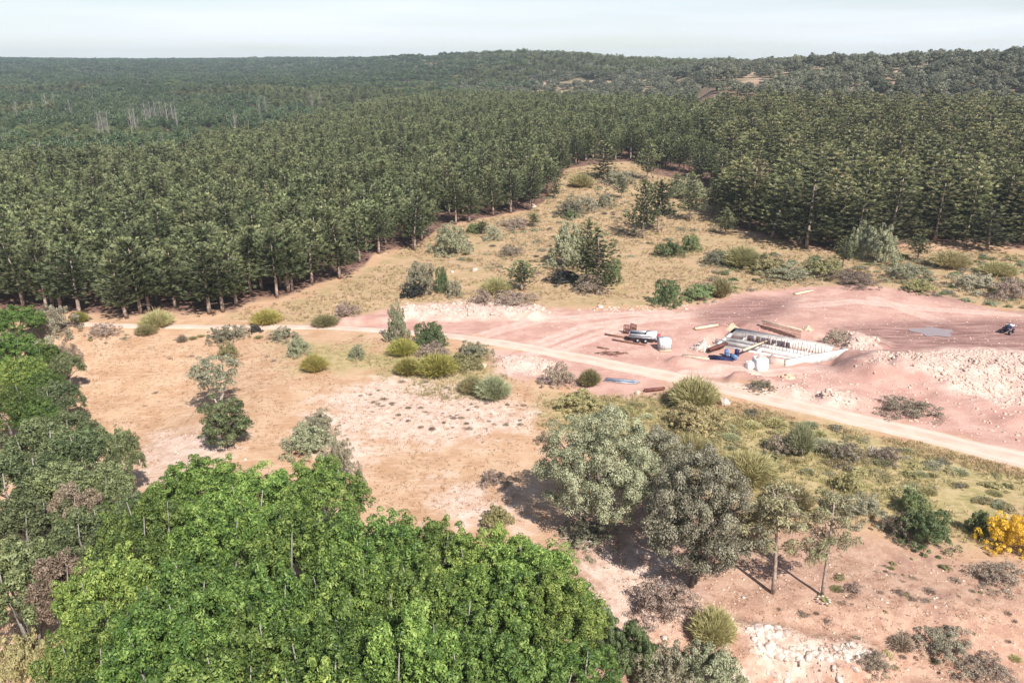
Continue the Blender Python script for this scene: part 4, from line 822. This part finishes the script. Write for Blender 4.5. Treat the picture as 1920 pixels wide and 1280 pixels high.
sprinkle([(640, 740), (760, 708), (900, 720), (1010, 770), (980, 800), (880, 812), (720, 800)], 85, ['tuss'], .10, .46, .6, 'small dark cushion tussock on the pale stony patch', 'dark cushions on the pale patch', 7, 'tussock', 'tussock')
sprinkle([(170, 640), (560, 650), (600, 700), (380, 790), (180, 760)], 14, ['tuss'], .2, .45, .5, 'tiny dark tussock scattered over the tan field', 'tussocks of the tan field', 8, 'tussock', 'tussock')
sprinkle([(1050, 760), (1250, 790), (1500, 900), (1900, 960), (1900, 900), (1600, 810), (1380, 770), (1250, 750)], 40, ['olive', 'olive', 'tallgreen', 'olive', 'grey'], .4, 1.2, .5, 'yellow green bush in the grassy strip below the track', 'bushes of the grassy strip', 9, more=90)
sprinkle([(1420, 1130), (1700, 1040), (1910, 1100), (1910, 1280), (1650, 1280), (1500, 1180)], 60, ['tuss', 'olive', 'mauve'], .18, .5, .6, 'low brown tuft on the red slope', 'tufts on the red slope', 10, 'tussock', 'tussock')
sprinkle([(160, 615), (420, 616), (700, 622), (700, 640), (420, 640), (170, 640)], 24, ['olive', 'grey', 'mauve'], .3, .8, .7, 'small dry shrub along the lower edge of the track', 'shrubs along the track', 11)

# the uncounted rest of the low scrub
flat = [(kd, j) for kd in SH_ for j in range(len(SH_[kd]))]
have = [(kd, j) for kd, j in flat if any(q.data is SH_[kd][j] for q in C.objects)]
mi_ = [rq.choice([i for i, (kd, j) in enumerate(have) if kd == q[4]]) for q in MORE]
mass('low_scrub', np.array([[q[0], q[1]] for q in MORE]), np.array([[q[2], q[2]*1.1, q[2]*q[3]] for q in MORE]), mi_, [[next(q for q in C.objects if q.data is SH_[kd][j])] for kd, j in have], 'low tangled scrub and weeds over meadow strip and verge', 'scrub')

# ------------------------------------------------------------------ grass, one object nobody could count
def grass(name, polys, dens, mat, hh, seed, label, wd=.035, nb=6, avoid=True, clump=.3):
    r_ = np.random.RandomState(seed); C_ = []
    for pl in polys:
        P_ = np.array([g_(*q) for q in pl]); lo = P_.min(0); hi = P_.max(0); n = int((hi-lo).prod()*dens)
        c = r_.uniform(lo, hi, (n, 2)); c = c[poly_sd(P_, c[:, 0], c[:, 1])+4*vnoise(c[:, 0], c[:, 1], 5, 60) > 0]
        c = c[vnoise(c[:, 0], c[:, 1], 2.4, 61)+vnoise(c[:, 0], c[:, 1], 9, 62) > -.25+clump*r_.rand(len(c))-.15]; C_.append(c)
    c = np.concatenate(C_)
    if avoid: c = c[road_d(c[:, 0], c[:, 1]) > 2.3]
    n = len(c); z = H(c[:, 0], c[:, 1]); B = np.repeat(np.stack([c[:, 0], c[:, 1], z-.02], 1), nb, 0); m_ = len(B)
    B[:, :2] += r_.normal(size=(m_, 2))*.10; hs = np.repeat(hh*r_.uniform(.5, 1.3, n), nb)*r_.uniform(.6, 1.1, m_)
    d = np.stack([r_.normal(size=m_)*.45-.1, r_.normal(size=m_)*.45, np.ones(m_)], 1)
    mb = MB(); mb.leaves(B+d*hs[:, None]*.5, d, rdir(r_, m_), hs*1.05, wd*r_.uniform(.7, 1.5, m_), np.clip(np.repeat(r_.normal(size=n)*.15+.5, nb)+r_.normal(size=m_)*.12, 0, .9))
    return tag(mb.build(name, M[mat]), label, 'grass', kind='stuff')
grass('dry_grass', [[(150, 625), (700, 640), (1000, 720), (1100, 760), (1010, 1000), (660, 950), (640, 830), (250, 880), (180, 760), (100, 760)], [(1040, 980), (1960, 1040), (1960, 1300), (1100, 1300)]], 5.5, 'straw', .17, 1, 'short dry straw grass over the tan field and red slope', clump=.5)
grass('tall_dry_grass', [[(420, 600), (640, 530), (830, 430), (1000, 395), (1060, 320), (1200, 310), (1350, 372), (1380, 440), (1920, 480), (1960, 590), (1750, 545), (1480, 535), (1280, 572), (1010, 572), (760, 570), (600, 608)]], 2.2, 'straw', .42, 2, 'golden dry grass on the sloping meadow', .06, 7)
grass('green_grass', [[(1010, 735), (1240, 745), (1380, 765), (1560, 795), (1750, 840), (1960, 890), (1960, 1050), (1750, 1010), (1560, 975), (1380, 960), (1200, 860), (1000, 800)], [(640, 660), (760, 645), (900, 660), (960, 700), (900, 750), (720, 720)]], 16, 'olive', .38, 3, 'yellow green rough grass below the track', .045, 7, clump=1.2)
grass('verge_grass', [[(1250, 715), (1360, 745), (1960, 890), (1960, 905), (1500, 800), (1240, 745)]], 16, 'straw', .3, 4, 'straw coloured verge along the lower edge of the track', .04, 6)

# ------------------------------------------------------------------ stones
def stones(name, poly, n, lo, hi, mat, seed, label, cat, pw=3, sink=.6):
    pts_, r_ = inpoly(poly, n, seed); s_ = lo+(hi-lo)*r_.rand(n)**pw
    pts_ = [(p, q) for p, q in zip(pts_, s_) if road_d(np.array([p[0]]), np.array([p[1]]))[0] > 2.4]
    return scatter_rocks(name, [p for p, _ in pts_], [q for _, q in pts_], mat, r_, label, cat, sink)
stones('rubble', [(1620, 700), (1660, 672), (1760, 658), (1860, 655), (1960, 670), (1960, 765), (1860, 755), (1780, 735), (1700, 705)], 4200, .05, .36, M['stone'], 1, 'long bank of pale broken limestone on the right of the lot', 'rubble')
stones('rubble', [(750, 600), (780, 575), (900, 563), (1000, 572), (1040, 590), (960, 600), (860, 598)], 700, .10, .5, M['stone'], 2, 'bank of pale pinkish stones above the bend of the track', 'rubble')
stones('rubble', [(1440, 745), (1490, 730), (1580, 735), (1600, 755), (1590, 772), (1500, 765)], 330, .08, .4, M['stone'], 3, 'small spoil heap of pale stones beside the track', 'rubble')
stones('rubble', [(930, 672), (1000, 665), (1050, 685), (1040, 705), (950, 700)], 260, .08, .35, M['stone'], 4, 'stony patch below the track left of the blue sheets', 'rubble')
stones('rubble', [(1570, 640), (1600, 625), (1650, 640), (1640, 655), (1590, 655)], 160, .1, .45, M['stone'], 5, 'broken stones on the cut bank behind the foundation', 'rubble')
stones('gravel', [(1040, 590), (1280, 582), (1400, 555), (1700, 545), (1950, 600), (1950, 650), (1700, 640), (1500, 600), (1300, 690), (1000, 650)], 1700, .04, .2, M['stone'], 6, 'loose small stones strewn over the bare lot', 'gravel')
stones('gravel', [(1380, 700), (1600, 690), (1700, 700), (1950, 780), (1950, 840), (1600, 770), (1400, 730)], 900, .05, .28, M['stonered'], 7, 'reddish loose stones between rubble bank and track', 'gravel')
stones('gravel', [(640, 740), (900, 715), (1010, 780), (880, 830), (700, 830)], 900, .03, .12, M['stone'], 8, 'pale grit over the stony patch of the field', 'gravel')
stones('gravel', [(1040, 1000), (1250, 1060), (1700, 1050), (1950, 1120), (1950, 1300), (1100, 1290)], 1500, .03, .16, M['stone'], 9, 'small pale stones over the red slope', 'gravel')
stones('outcrop', [(1388, 1190), (1440, 1182), (1480, 1205), (1450, 1225), (1600, 1225), (1640, 1240), (1600, 1262), (1500, 1258), (1430, 1245)], 360, .07, .45, M['stonewhite'], 10, 'jagged white limestone outcrop at the bottom right', 'rock', 2.4, .75)
stones('outcrop', [(1440, 1268), (1620, 1268), (1560, 1300), (1380, 1300)], 120, .07, .4, M['stonewhite'], 14, 'lower band of the white limestone outcrop at the frame bottom', 'rock', 2.4, .75)
stones('gravel', [(250, 860), (300, 815), (430, 805), (400, 860), (280, 890)], 160, .05, .25, M['stone'], 11, 'pale stones at the back of the grove', 'gravel')
stones('rubble', [(1060, 582), (1150, 575), (1290, 572), (1300, 580), (1150, 584)], 90, .12, .4, M['stone'], 12, 'row of pale stones along the upper rim of the lot', 'rubble')
BO = [(1357, 758, 26, M['stonewhite'], 'big white boulder on the track edge beside the golden bush'), (1136, 1162, 22, M['stonewhite'], 'white boulder at the right rim of the bright green grove'), (1370, 1162, 13, M['stonewhite'], 'egg shaped white rock on the red slope'), (1246, 1198, 14, M['stonewhite'], 'white rock with black cracks beside it near the bottom'), (1291, 1168, 10, M['stone'], 'small pale rock left of the olive bush'), (1394, 1120, 8, M['stonewhite'], 'tiny white rock between the oak and leaning trunk'),
      (1195, 738, 12, M['stone'], 'pale rock at the end of the dark beam'), (883, 660, 10, M['stonewhite'], 'white rock in the scrub at the track bend'), (908, 688, 12, M['stone'], 'pale rock below the track bend'), (1205, 1045, 22, M['stone'], 'pale weathered slab by the rim of the oak shadow'), (1544, 1128, 22, M['stonewhite'], 'ring of white stones round the upright trunk'), (935, 985, 20, M['stone'], 'pale rock at the edge of the grove and oak shadow'),
      (848, 511, 8, M['stone'], 'small white rock on the meadow, left of a row'), (890, 508, 13, M['stone'], 'flat white rock on the meadow, right of a row'), (1125, 578, 12, M['stonewhite'], 'white rock at the upper rim of the lot'), (1000, 390, 14, M['stone'], 'pale boulder at the top of the slope'), (665, 671, 8, M['stonewhite'], 'white stone under the pale green shrub'), (460, 862, 8, M['stonewhite'], 'white stone on the strip between field tree and grove')]
for i, (a, b, wpx, mt, lab) in enumerate(BO):
    x, y = G(a, b); z0 = float(H(x, y)); s_ = wpx/F*depth(x, y, z0)/2; V, Fc = rock_geo(np.random.RandomState(200+i), 2)
    mb = MB()
    if 'ring' in lab:
        for q in range(9): mb.add(V*s_*.24+np.array([s_*math.cos(q*.7), s_*math.sin(q*.7), .05]), q3=Fc)
    else: mb.add(V*s_*np.array([1, 1, 1.25]), q3=Fc)
    tag(mb.build('boulder', mt, loc=(x, y, z0+s_*.35)), lab, 'rock')

# ------------------------------------------------------------------ the building site
e1 = np.array([math.cos(FA), math.sin(FA)]); e2 = np.array([-e1[1], e1[0]])
zF = float(hbase(*FO))-.3
fd = empty('foundation', (FO[0], FO[1], zF), FA); tag(fd, 'half built white concrete foundation with low walls and steel rods', 'foundation')
def part(name, mat, *boxes, parent=fd):
    mb = MB()
    for b in boxes: mb.box(*b)
    return mb.build(name, mat, parent)
wa = math.atan2(9.8, 5.15); wc, ws = math.cos(wa), math.sin(wa)
V = []
for p, q, z in ((0, 0, -.5), (11, 0, -.6), (11, 0, .62), (0, 0, 1.1), (0, .35, -.5), (11, .35, -.6), (11, .35, .62), (0, .35, 1.1)): V.append((p*wc-q*ws, p*ws+q*wc, z))
MB().add(V, [(0, 1, 2, 3), (5, 4, 7, 6), (3, 2, 6, 7), (0, 4, 5, 1), (1, 5, 6, 2), (4, 0, 3, 7)]).build('retaining_wall', M['concrete'], fd)
part('side_wall', M['concpink'], ((-1.4, .18, .25), (2.1, .34, 1.6)), ((-2.3, 1.35, .1), (.3, 1.9, 1.1)))
part('slab', M['concpale'], ((-3.6, 10.4, -.3), (13.2, 2.6, .9)))
part('footing', M['concrete'], ((-3.3, 6.9, -.2), (13.2, .35, .8)), ((-4.2, 5.3, -.15), (13.0, .3, .8)), ((-4.5, 3.6, -.15), (11.6, .28, .7)), ((-9.9, 7.2, -.2), (.35, 7.4, .7)))
part('footing', M['concrete'], ((-7.6, 7.75, -.15), (.35, 1.7, .8)), ((-3.6, 7.75, -.2), (.3, 1.7, .7)), ((.4, 7.9, -.25), (.3, 1.4, .6)), ((-4.6, 4.5, -.1), (.35, 1.2, .8)))
part('step', M['concpale'], ((3.3, 8.1, -.2), (.8, .9, .6)), ((3.9, 9.2, -.35), (.5, 2.2, .5)))
mb = MB(); rs = np.random.RandomState(5)
for i in range(30): mb.tube([(-7.6+i*.36, 6.9, .2), (-7.6+i*.36+rs.normal()*.05, 6.9+rs.normal()*.05, 1.0+.4*rs.rand())], .035, 4)
for i in range(17): mb.tube([(-5.5+i*.45, 5.3, .2), (-5.5+i*.45+rs.normal()*.05, 5.3, .9+.3*rs.rand())], .03, 4)
mb.build('steel_rods', M['rust'], fd)
mb = MB()
rl = lambda t, o=0: (-7.0+5.4*t, 13.9-1.0*t+o)
for i in range(34): x_, y_ = rl(i/33); mb.tube([(x_, y_, -.9), (x_, y_, 1.0)], .03, 4)
for q in (-.5, -.1, .3, .7): mb.tube([(*rl(0), q), (*rl(1), q)], .025, 4)
mb.build('rebar_mesh', M['rust'], fd)
mb = MB()
for i in range(9):
    mb.box((-7.4+i*.68+.1*rs.normal(), 8.6, .05), (.5+.1*rs.rand(), .08, .7+.25*rs.rand())); mb.tube([(-7.4+i*.68, 8.5, .3), (-7.4+i*.68, 7.7, -.2)], .035, 4)
mb.build('formwork_panels', M['steelblack'], fd)
MB().box((-4.3, 13.4, 1.06), (5.9, .2, .12), math.atan2(-1.0, 5.4)).build('top_rail', M['timber'], fd)
def loc_(p, q): return float(FO[0]+e1[0]*p+e2[0]*q), float(FO[1]+e1[1]*p+e2[1]*q)
def plank(name, p0, p1, wd, th, mat, label, lift=.05, cat='plank', z=None, group=None):
    a = np.array(G(*p0)); b = np.array(G(*p1)); za, zb = float(H(*a)), float(H(*b)); L = math.hypot(b[0]-a[0], b[1]-a[1])
    mb = MB(); mb.box((0, 0, 0), (L, wd, th), 0, .5, math.atan2(zb-za, L))
    o = mb.build(name, mat); o.location = ((a[0]+b[0])/2, (a[1]+b[1])/2, (za+zb)/2+lift+th/2); o.rotation_euler = (0, 0, math.atan2(b[1]-a[1], b[0]-a[0])); return tag(o, label, cat, group)
plank('timber_beam', (1303, 619), (1345, 612), .45, .35, M['timber'], 'pale thick timber beam lying behind the stone heap', cat='beam')
plank('timber_beam', (1392, 668), (1436, 650), .28, .22, M['timber'], 'pale slanting beam propped over the dark timbers', .7, 'beam')
plank('timber_beam', (1390, 655), (1428, 650), .22, .2, M['timberdark'], 'dark timber lying beside the pale slanting beam', .3, 'beam')
plank('timber_beam', (1330, 664), (1362, 652), .4, .35, M['timberdark'], 'dark red timber, upper one of the stack left of the blue drums', .45, 'beam')
plank('timber_beam', (1325, 660), (1350, 655), .4, .3, M['timberdark'], 'dark red timber, lower one of the stack left of the blue drums', .1, 'beam')
plank('steel_beam', (1134, 628), (1182, 636), .18, .2, M['rust'], 'rusty beam lying left of the trailer, upper one', .03, 'beam')
plank('steel_beam', (1148, 638), (1210, 648), .18, .16, M['rust'], 'rusty beam lying in front of the trailer, lower one', .03, 'beam')
plank('steel_beam', (1208, 735), (1246, 731), .3, .3, M['timberdark'], 'dark brown beam lying below the track left of the golden bush', .05, 'beam')
plank('timber_beam', (1490, 553), (1522, 546), .6, .25, M['timber'], 'pale beam at the far rim of the bare lot', .03, 'beam')
plank('board', (1280, 667), (1330, 674), .5, .12, M['timber'], 'pale board lying in front of the dark timbers', .03)
plank('board', (1120, 652), (1142, 655), .2, .12, M['rust'], 'short rusty board at the left of the scrap heap', .03)
# trailer
x, y = G(1205, 640); z0 = float(H(x, y)); a_ = -.25
tr = empty('trailer', (x, y, z0), a_); tag(tr, 'low white flatbed trailer with grey side and red drawbar end', 'trailer')
mb = MB(); mb.box((0, 0, .75), (3.6, 1.5, .14)); mb.box((-.4, -.72, 1.0), (2.6, .05, .42)); mb.box((-.4, .72, 1.0), (2.6, .05, .42)); mb.box((-1.75, 0, 1.0), (.05, 1.4, .42)); mb.build('bed', M['steel'], tr)
mb = MB(); mb.box((1.1, 0, 1.1), (1.3, 1.38, .55)); mb.build('load', M['white'], tr)
for sx, sy in ((-.6, -.8), (-.6, .8), (.4, -.8), (.4, .8)):
    mb = MB(); mb.tube([(sx, sy-.1, .33), (sx, sy+.1, .33)], .33, 14); wh = mb.build('wheel', M['black'], tr); MB().tube([(sx, sy-.115, .33), (sx, sy+.115, .33)], .16, 10).build('rim', M['steel'], wh)
MB().tube([(1.8, 0, .7), (2.5, 0, .6)], .08, 6).box((2.05, 0, .75), (.4, .7, .7)).build('drawbar', M['red'], tr)
# water tank cube
x, y = G(1245, 656); z0 = float(H(x, y)); wt = empty('water_tank', (x, y, z0), .12); tag(wt, 'white cube water tank with lid standing right of the trailer', 'tank')
mb = MB(); mb.box((0, 0, .92), (1.42, 1.3, 1.3)); mb.build('tank_body', M['white'], wt)
mb = MB(); mb.box((0, 0, .12), (1.5, 1.4, .16)); mb.box((0, -.55, .02), (1.5, .15, .1)); mb.box((0, .55, .02), (1.5, .15, .1)); mb.build('pallet', M['timber'], wt)
mb = MB()
for q in (-.72, .72):
    for r_ in np.linspace(-.66, .66, 6): mb.tube([(q, r_, .2), (q, r_, 1.6)], .015, 4); mb.tube([(r_*1.08, q*.93, .2), (r_*1.08, q*.93, 1.6)], .015, 4)
for zz in (.4, .8, 1.2, 1.58): mb.tube([(-.72, -.67, zz), (.72, -.67, zz), (.72, .67, zz), (-.72, .67, zz), (-.72, -.67, zz)], .016, 4)
mb.build('cage', M['steel'], wt); MB().tube([(0, 0, 1.57), (0, 0, 1.68)], .24, 14).build('lid', M['white'], wt)
# upright pallets behind trailer
for i, (a, b, rz_, lab) in enumerate([(1176, 626, .2, 'dark pallet standing upright behind the trailer'), (1186, 624, -.3, 'reddish pallet leaning beside the dark upright one')]):
    x, y = G(a, b); mb = MB()
    for q in range(6): mb.box((0, -.5+q*.2, .6), (.03, .13, 1.2))
    for q in (-.0, .55, 1.1): mb.box((.06, 0, .08+q), (.09, 1.12, .1))
    o = mb.build('pallet', M['timberdark']); o.location = (x, y, float(H(x, y))); o.rotation_euler = (0, .12, rz_+1.0); tag(o, lab, 'pallet', 'pallets behind the trailer')
# blue drums
for i, (a, b, mt, lab) in enumerate([(1362, 668, 'blue', 'light blue drum, left of the drums by the foundation'), (1371, 671, 'blue', 'blue drum in the middle of the drums by the foundation'), (1381, 668, 'darkblue', 'dark blue drum, right of the drums by the foundation')]):
    x, y = G(a, b); mb = MB(); zs = [0, .02, .28, .3, .32, .58, .6, .62, .9, .92]; rr = [.26, .29, .29, .305, .29, .29, .305, .29, .29, .26]
    mb.tube([(0, 0, q) for q in zs], np.array(rr), 16); o = mb.build('drum', M[mt]); o.location = (x, y, float(H(x, y))+.02)
    if i == 1: o.rotation_euler = (1.57, 0, .5); o.location.z += .3
    MB().tube([(.12, 0, .92), (.12, 0, .95)], .04, 8).build('bung', M['white'], o); tag(o, lab, 'drum', 'drums by the foundation')
x, y = G(1352, 672); o = MB().box((0, 0, .04), (3.0, 1.4, .05)).box((.2, .1, .1), (2.2, 1.1, .05), .1).box((-.3, 0, .16), (1.6, .9, .05), -.15).build('steel_sheets', M['darkblue']); o.location = (x, y, float(H(x, y))+.03); o.rotation_euler = (0, 0, -.25); tag(o, 'dark blue sheets stacked flat below the blue drums', 'sheets')
# builder's bulk bags
def bulk_bag(px, py, s_, label, seed, fill='stone'):
    x, y = G(px, py); r_ = np.random.RandomState(seed); o = empty('bulk_bag', (x, y, float(H(x, y))), .3); tag(o, label, 'bulk bag')
    n = 16; V = []; 
    for j, (z, f_) in enumerate([(0, .92), (.15, 1.04), (.5, 1.07), (.85, 1.0), (1, .93), (1.0, .85), (.86, .8)]):
        for i in range(n):
            a = i*2*PI/n; c_, s2 = math.cos(a), math.sin(a); sq = 1/max(abs(c_), abs(s2))**.7; V.append((c_*sq*f_*s_*.5*(1+.03*r_.normal()), s2*sq*f_*s_*.5*(1+.03*r_.normal()), z*s_+.02*r_.normal()))
    MB().add(V, [(j*n+i, j*n+(i+1) % n, (j+1)*n+(i+1) % n, (j+1)*n+i) for j in range(6) for i in range(n)], [tuple(range(6*n, 6*n+3))]).build('bag', M['white'], o, True)
    V, Fc = rock_geo(r_, 2); MB().add(V*np.array([.5, .6, .35])*s_+np.array([0, 0, .85*s_]), q3=Fc).build('contents', M[fill], o)
    for sx in (-1, 1):
        for sy in (-1, 1): MB().tube([(sx*.42*s_, sy*.3*s_, s_*.95), (sx*.4*s_, sy*.38*s_, s_*1.2), (sx*.3*s_, sy*.42*s_, s_*.95)], .02, 4).build('strap', M['white'], o)
bulk_bag(1424, 692, 1.5, 'full white bulk bag in front of the foundation corner', 1, 'stonewhite'); bulk_bag(1405, 690, .8, 'small white bulk bag left of the full one', 2)
# heaps
def heap(name, px, py, wpx, hgt, mat, label, cat, seed, n=60):
    x, y = G(px, py); z0 = float(H(x, y)); R_ = wpx/F*depth(x, y, z0)/2; r_ = np.random.RandomState(seed); mb = MB(); k_ = 14; V = [(0, 0, hgt)]; q3 = []; q4 = []
    for j in range(1, 6):
        for i in range(k_): t_ = j/5; a = i*2*PI/k_; rr = R_*t_*(1+.12*r_.normal()); V.append((rr*math.cos(a), rr*math.sin(a)*.8, hgt*(1-t_)**1.1*(1+.1*r_.normal())-.05*(j == 5)))
    q3 = [(0, 1+i, 1+(i+1) % k_) for i in range(k_)]; q4 = [(1+(j-1)*k_+i, 1+j*k_+i, 1+j*k_+(i+1) % k_, 1+(j-1)*k_+(i+1) % k_) for j in range(1, 5) for i in range(k_)]
    mb.add(V, q4, q3)
    for _ in range(n):
        a = r_.rand()*6.3; q = math.sqrt(r_.rand())*R_; V2, F2 = ROCKS0[r_.randint(6)]; mb.add(V2*r_.uniform(.08, .22)+np.array([q*math.cos(a), q*math.sin(a)*.8, hgt*max(0, 1-q/R_)**1.1+.04]), q3=F2)
    return tag(mb.build(name, mat, loc=(x, y, z0-.03)), label, cat)
heap('stone_heap', 1318, 654, 48, 1.3, M['stonewhite'], 'heap of white stones left of the dark red timbers', 'heap', 1, 90)
heap('sand_heap', 1372, 618, 40, 1.0, M['sand'], 'small heap of orange sand behind the foundation', 'heap', 2, 10)
heap('soil_heap', 1478, 708, 30, .7, M['sand'], 'small brown soil heap in front of the white wall', 'heap', 3, 14)
heap('sand_heap', 1515, 618, 22, .7, M['sand'], 'tiny pale orange heap beyond the rods', 'heap', 4, 10)
# scrap on the ground, blue white sheets
x, y = G(1146, 664); mb = MB(); r_ = np.random.RandomState(9)
for i in range(14):
    a = r_.normal()*.5-.3; L = r_.uniform(.6, 2.2); c_ = r_.normal(size=2)*np.array([1.0, .5]); mb.tube([(c_[0]-L/2*math.cos(a), c_[1]-L/2*math.sin(a), .06+.1*r_.rand()), (c_[0], c_[1], .16+.1*r_.rand()), (c_[0]+L/2*math.cos(a), c_[1]+L/2*math.sin(a), .06+.15*r_.rand())], .05, 5)
tag(mb.build('scrap_heap', M['rust'], loc=(x, y, float(H(x, y)))), 'tangle of rusty scrap rods between trailer and track', 'scrap')
x, y = G(1163, 716); mb = MB()
for i in range(7): mb.tube([(-1.9+.1*i, -.35+i*.12, .08+.06*(i % 2)), (1.8+.08*i, -.35+i*.12, .08+.06*(i % 2))], .07, 8)
mb.box((0, .1, .22), (3.4, .5, .04)); o = mb.build('pipe_bundle', M['steel'], loc=(x, y, float(H(x, y))+.03)); o.rotation_euler = (0, 0, -.22); tag(o, 'bundle of blue grey pipes lying below the track', 'pipes')
MB().box((.1, -.3, .26), (3.2, .12, .04)).build('blue_strip', M['blue'], o)
# small quad bike
x, y = G(1888, 624); z0 = float(H(x, y)); qb = empty('quad_bike', (x, y, z0), .7); tag(qb, 'small dark vehicle with a white panel parked alone by the right frame', 'quad bike')
MB().box((0, 0, .62), (1.5, .45, .3)).box((-.55, 0, .8), (.6, .95, .1)).box((.6, 0, .8), (.6, .95, .1)).box((.1, 0, .9), (.5, .4, .3)).build('body', M['darkblue'], qb)
MB().box((-.25, 0, 1.0), (.8, .36, .16)).build('seat', M['black'], qb); MB().box((.68, -.1, .98), (.5, .7, .26), 0, .5, -.2).build('front_panel', M['white'], qb)
MB().tube([(.35, 0, .9), (.25, 0, 1.3)], .04, 6).tube([(.25, -.45, 1.36), (.25, 0, 1.3), (.25, .45, 1.36)], .03, 6).build('handlebar', M['black'], qb)
for sx in (-.6, .6):
    for sy in (-.5, .5): wh = MB().tube([(sx, sy-.13, .3), (sx, sy-.1, .3), (sx, sy+.1, .3), (sx, sy+.13, .3)], np.array([.24, .3, .3, .24]), 14).build('wheel', M['black'], qb); MB().tube([(sx, sy-.14, .3), (sx, sy+.14, .3)], .12, 8).build('rim', M['steel'], wh)
# dead branches and a stump near the oaks
def branches(px, py, L0, n, label, seed, mat='barkpale', name='dead_branches', cat='branches'):
    x, y = G(px, py); r_ = np.random.RandomState(seed); mb = MB()
    for i in range(n):
        a = r_.rand()*6.3; L = L0*r_.uniform(.4, 1); c_ = r_.normal(size=2)*L0*.25; z = r_.uniform(.02, .25); p1 = np.array([c_[0]+L*math.cos(a), c_[1]+L*math.sin(a), z+.2*r_.rand()]); p0 = np.array([c_[0], c_[1], z]); pm_ = (p0+p1)/2+r_.normal(size=3)*.08; mb.tube([p0, pm_, p1], [.04, .03, .01], 4)
    return tag(mb.build(name, M[mat], loc=(x, y, float(H(x, y))+.02)), label, cat)
branches(1090, 1012, 1.4, 34, 'pale dead branches heaped under the silvery oak', 1); branches(1245, 1125, 1.3, 40, 'grey dead branches lying in the purple brushwood', 2); branches(1640, 850, 1.3, 26, 'pale dead branches in the green strip below the track', 4)
x, y = G(1296, 1100); o = MB().tube([(0, 0, -.1), (.05, 0, .9), (-.1, .1, 1.5)], [.2, .14, .1], 7).tube([(.05, 0, .7), (.5, .1, 1.4)], [.1, .05], 6).build('tree_stump', M['barkdark'], loc=(x, y, float(H(x, y)))); tag(o, 'dark forked stump under the grey brown oak', 'stump')

# ------------------------------------------------------------------ haze
hm = bpy.data.materials.new('haze_air'); hm.use_nodes = True; t_ = hm.node_tree; t_.nodes.clear()
v_ = t_.nodes.new('ShaderNodeVolumePrincipled'); v_.inputs['Color'].default_value = (.70, .86, 1, 1); v_.inputs['Density'].default_value = .00014; v_.inputs['Anisotropy'].default_value = .1
oo = t_.nodes.new('ShaderNodeOutputMaterial'); t_.links.new(v_.outputs[0], oo.inputs['Volume'])
zmin = float(gz.min())-1; zmax = 75.
mb = MB(); mb.box((0, float(YS[0]+YS[-1])/2, (zmin+zmax)/2), (float(XS[-1]-XS[0])+8, float(YS[-1]-YS[0])+8, zmax-zmin)); hz = mb.build('haze', hm); tag(hz, 'thin bluish air over the far woods', 'haze', kind='stuff')
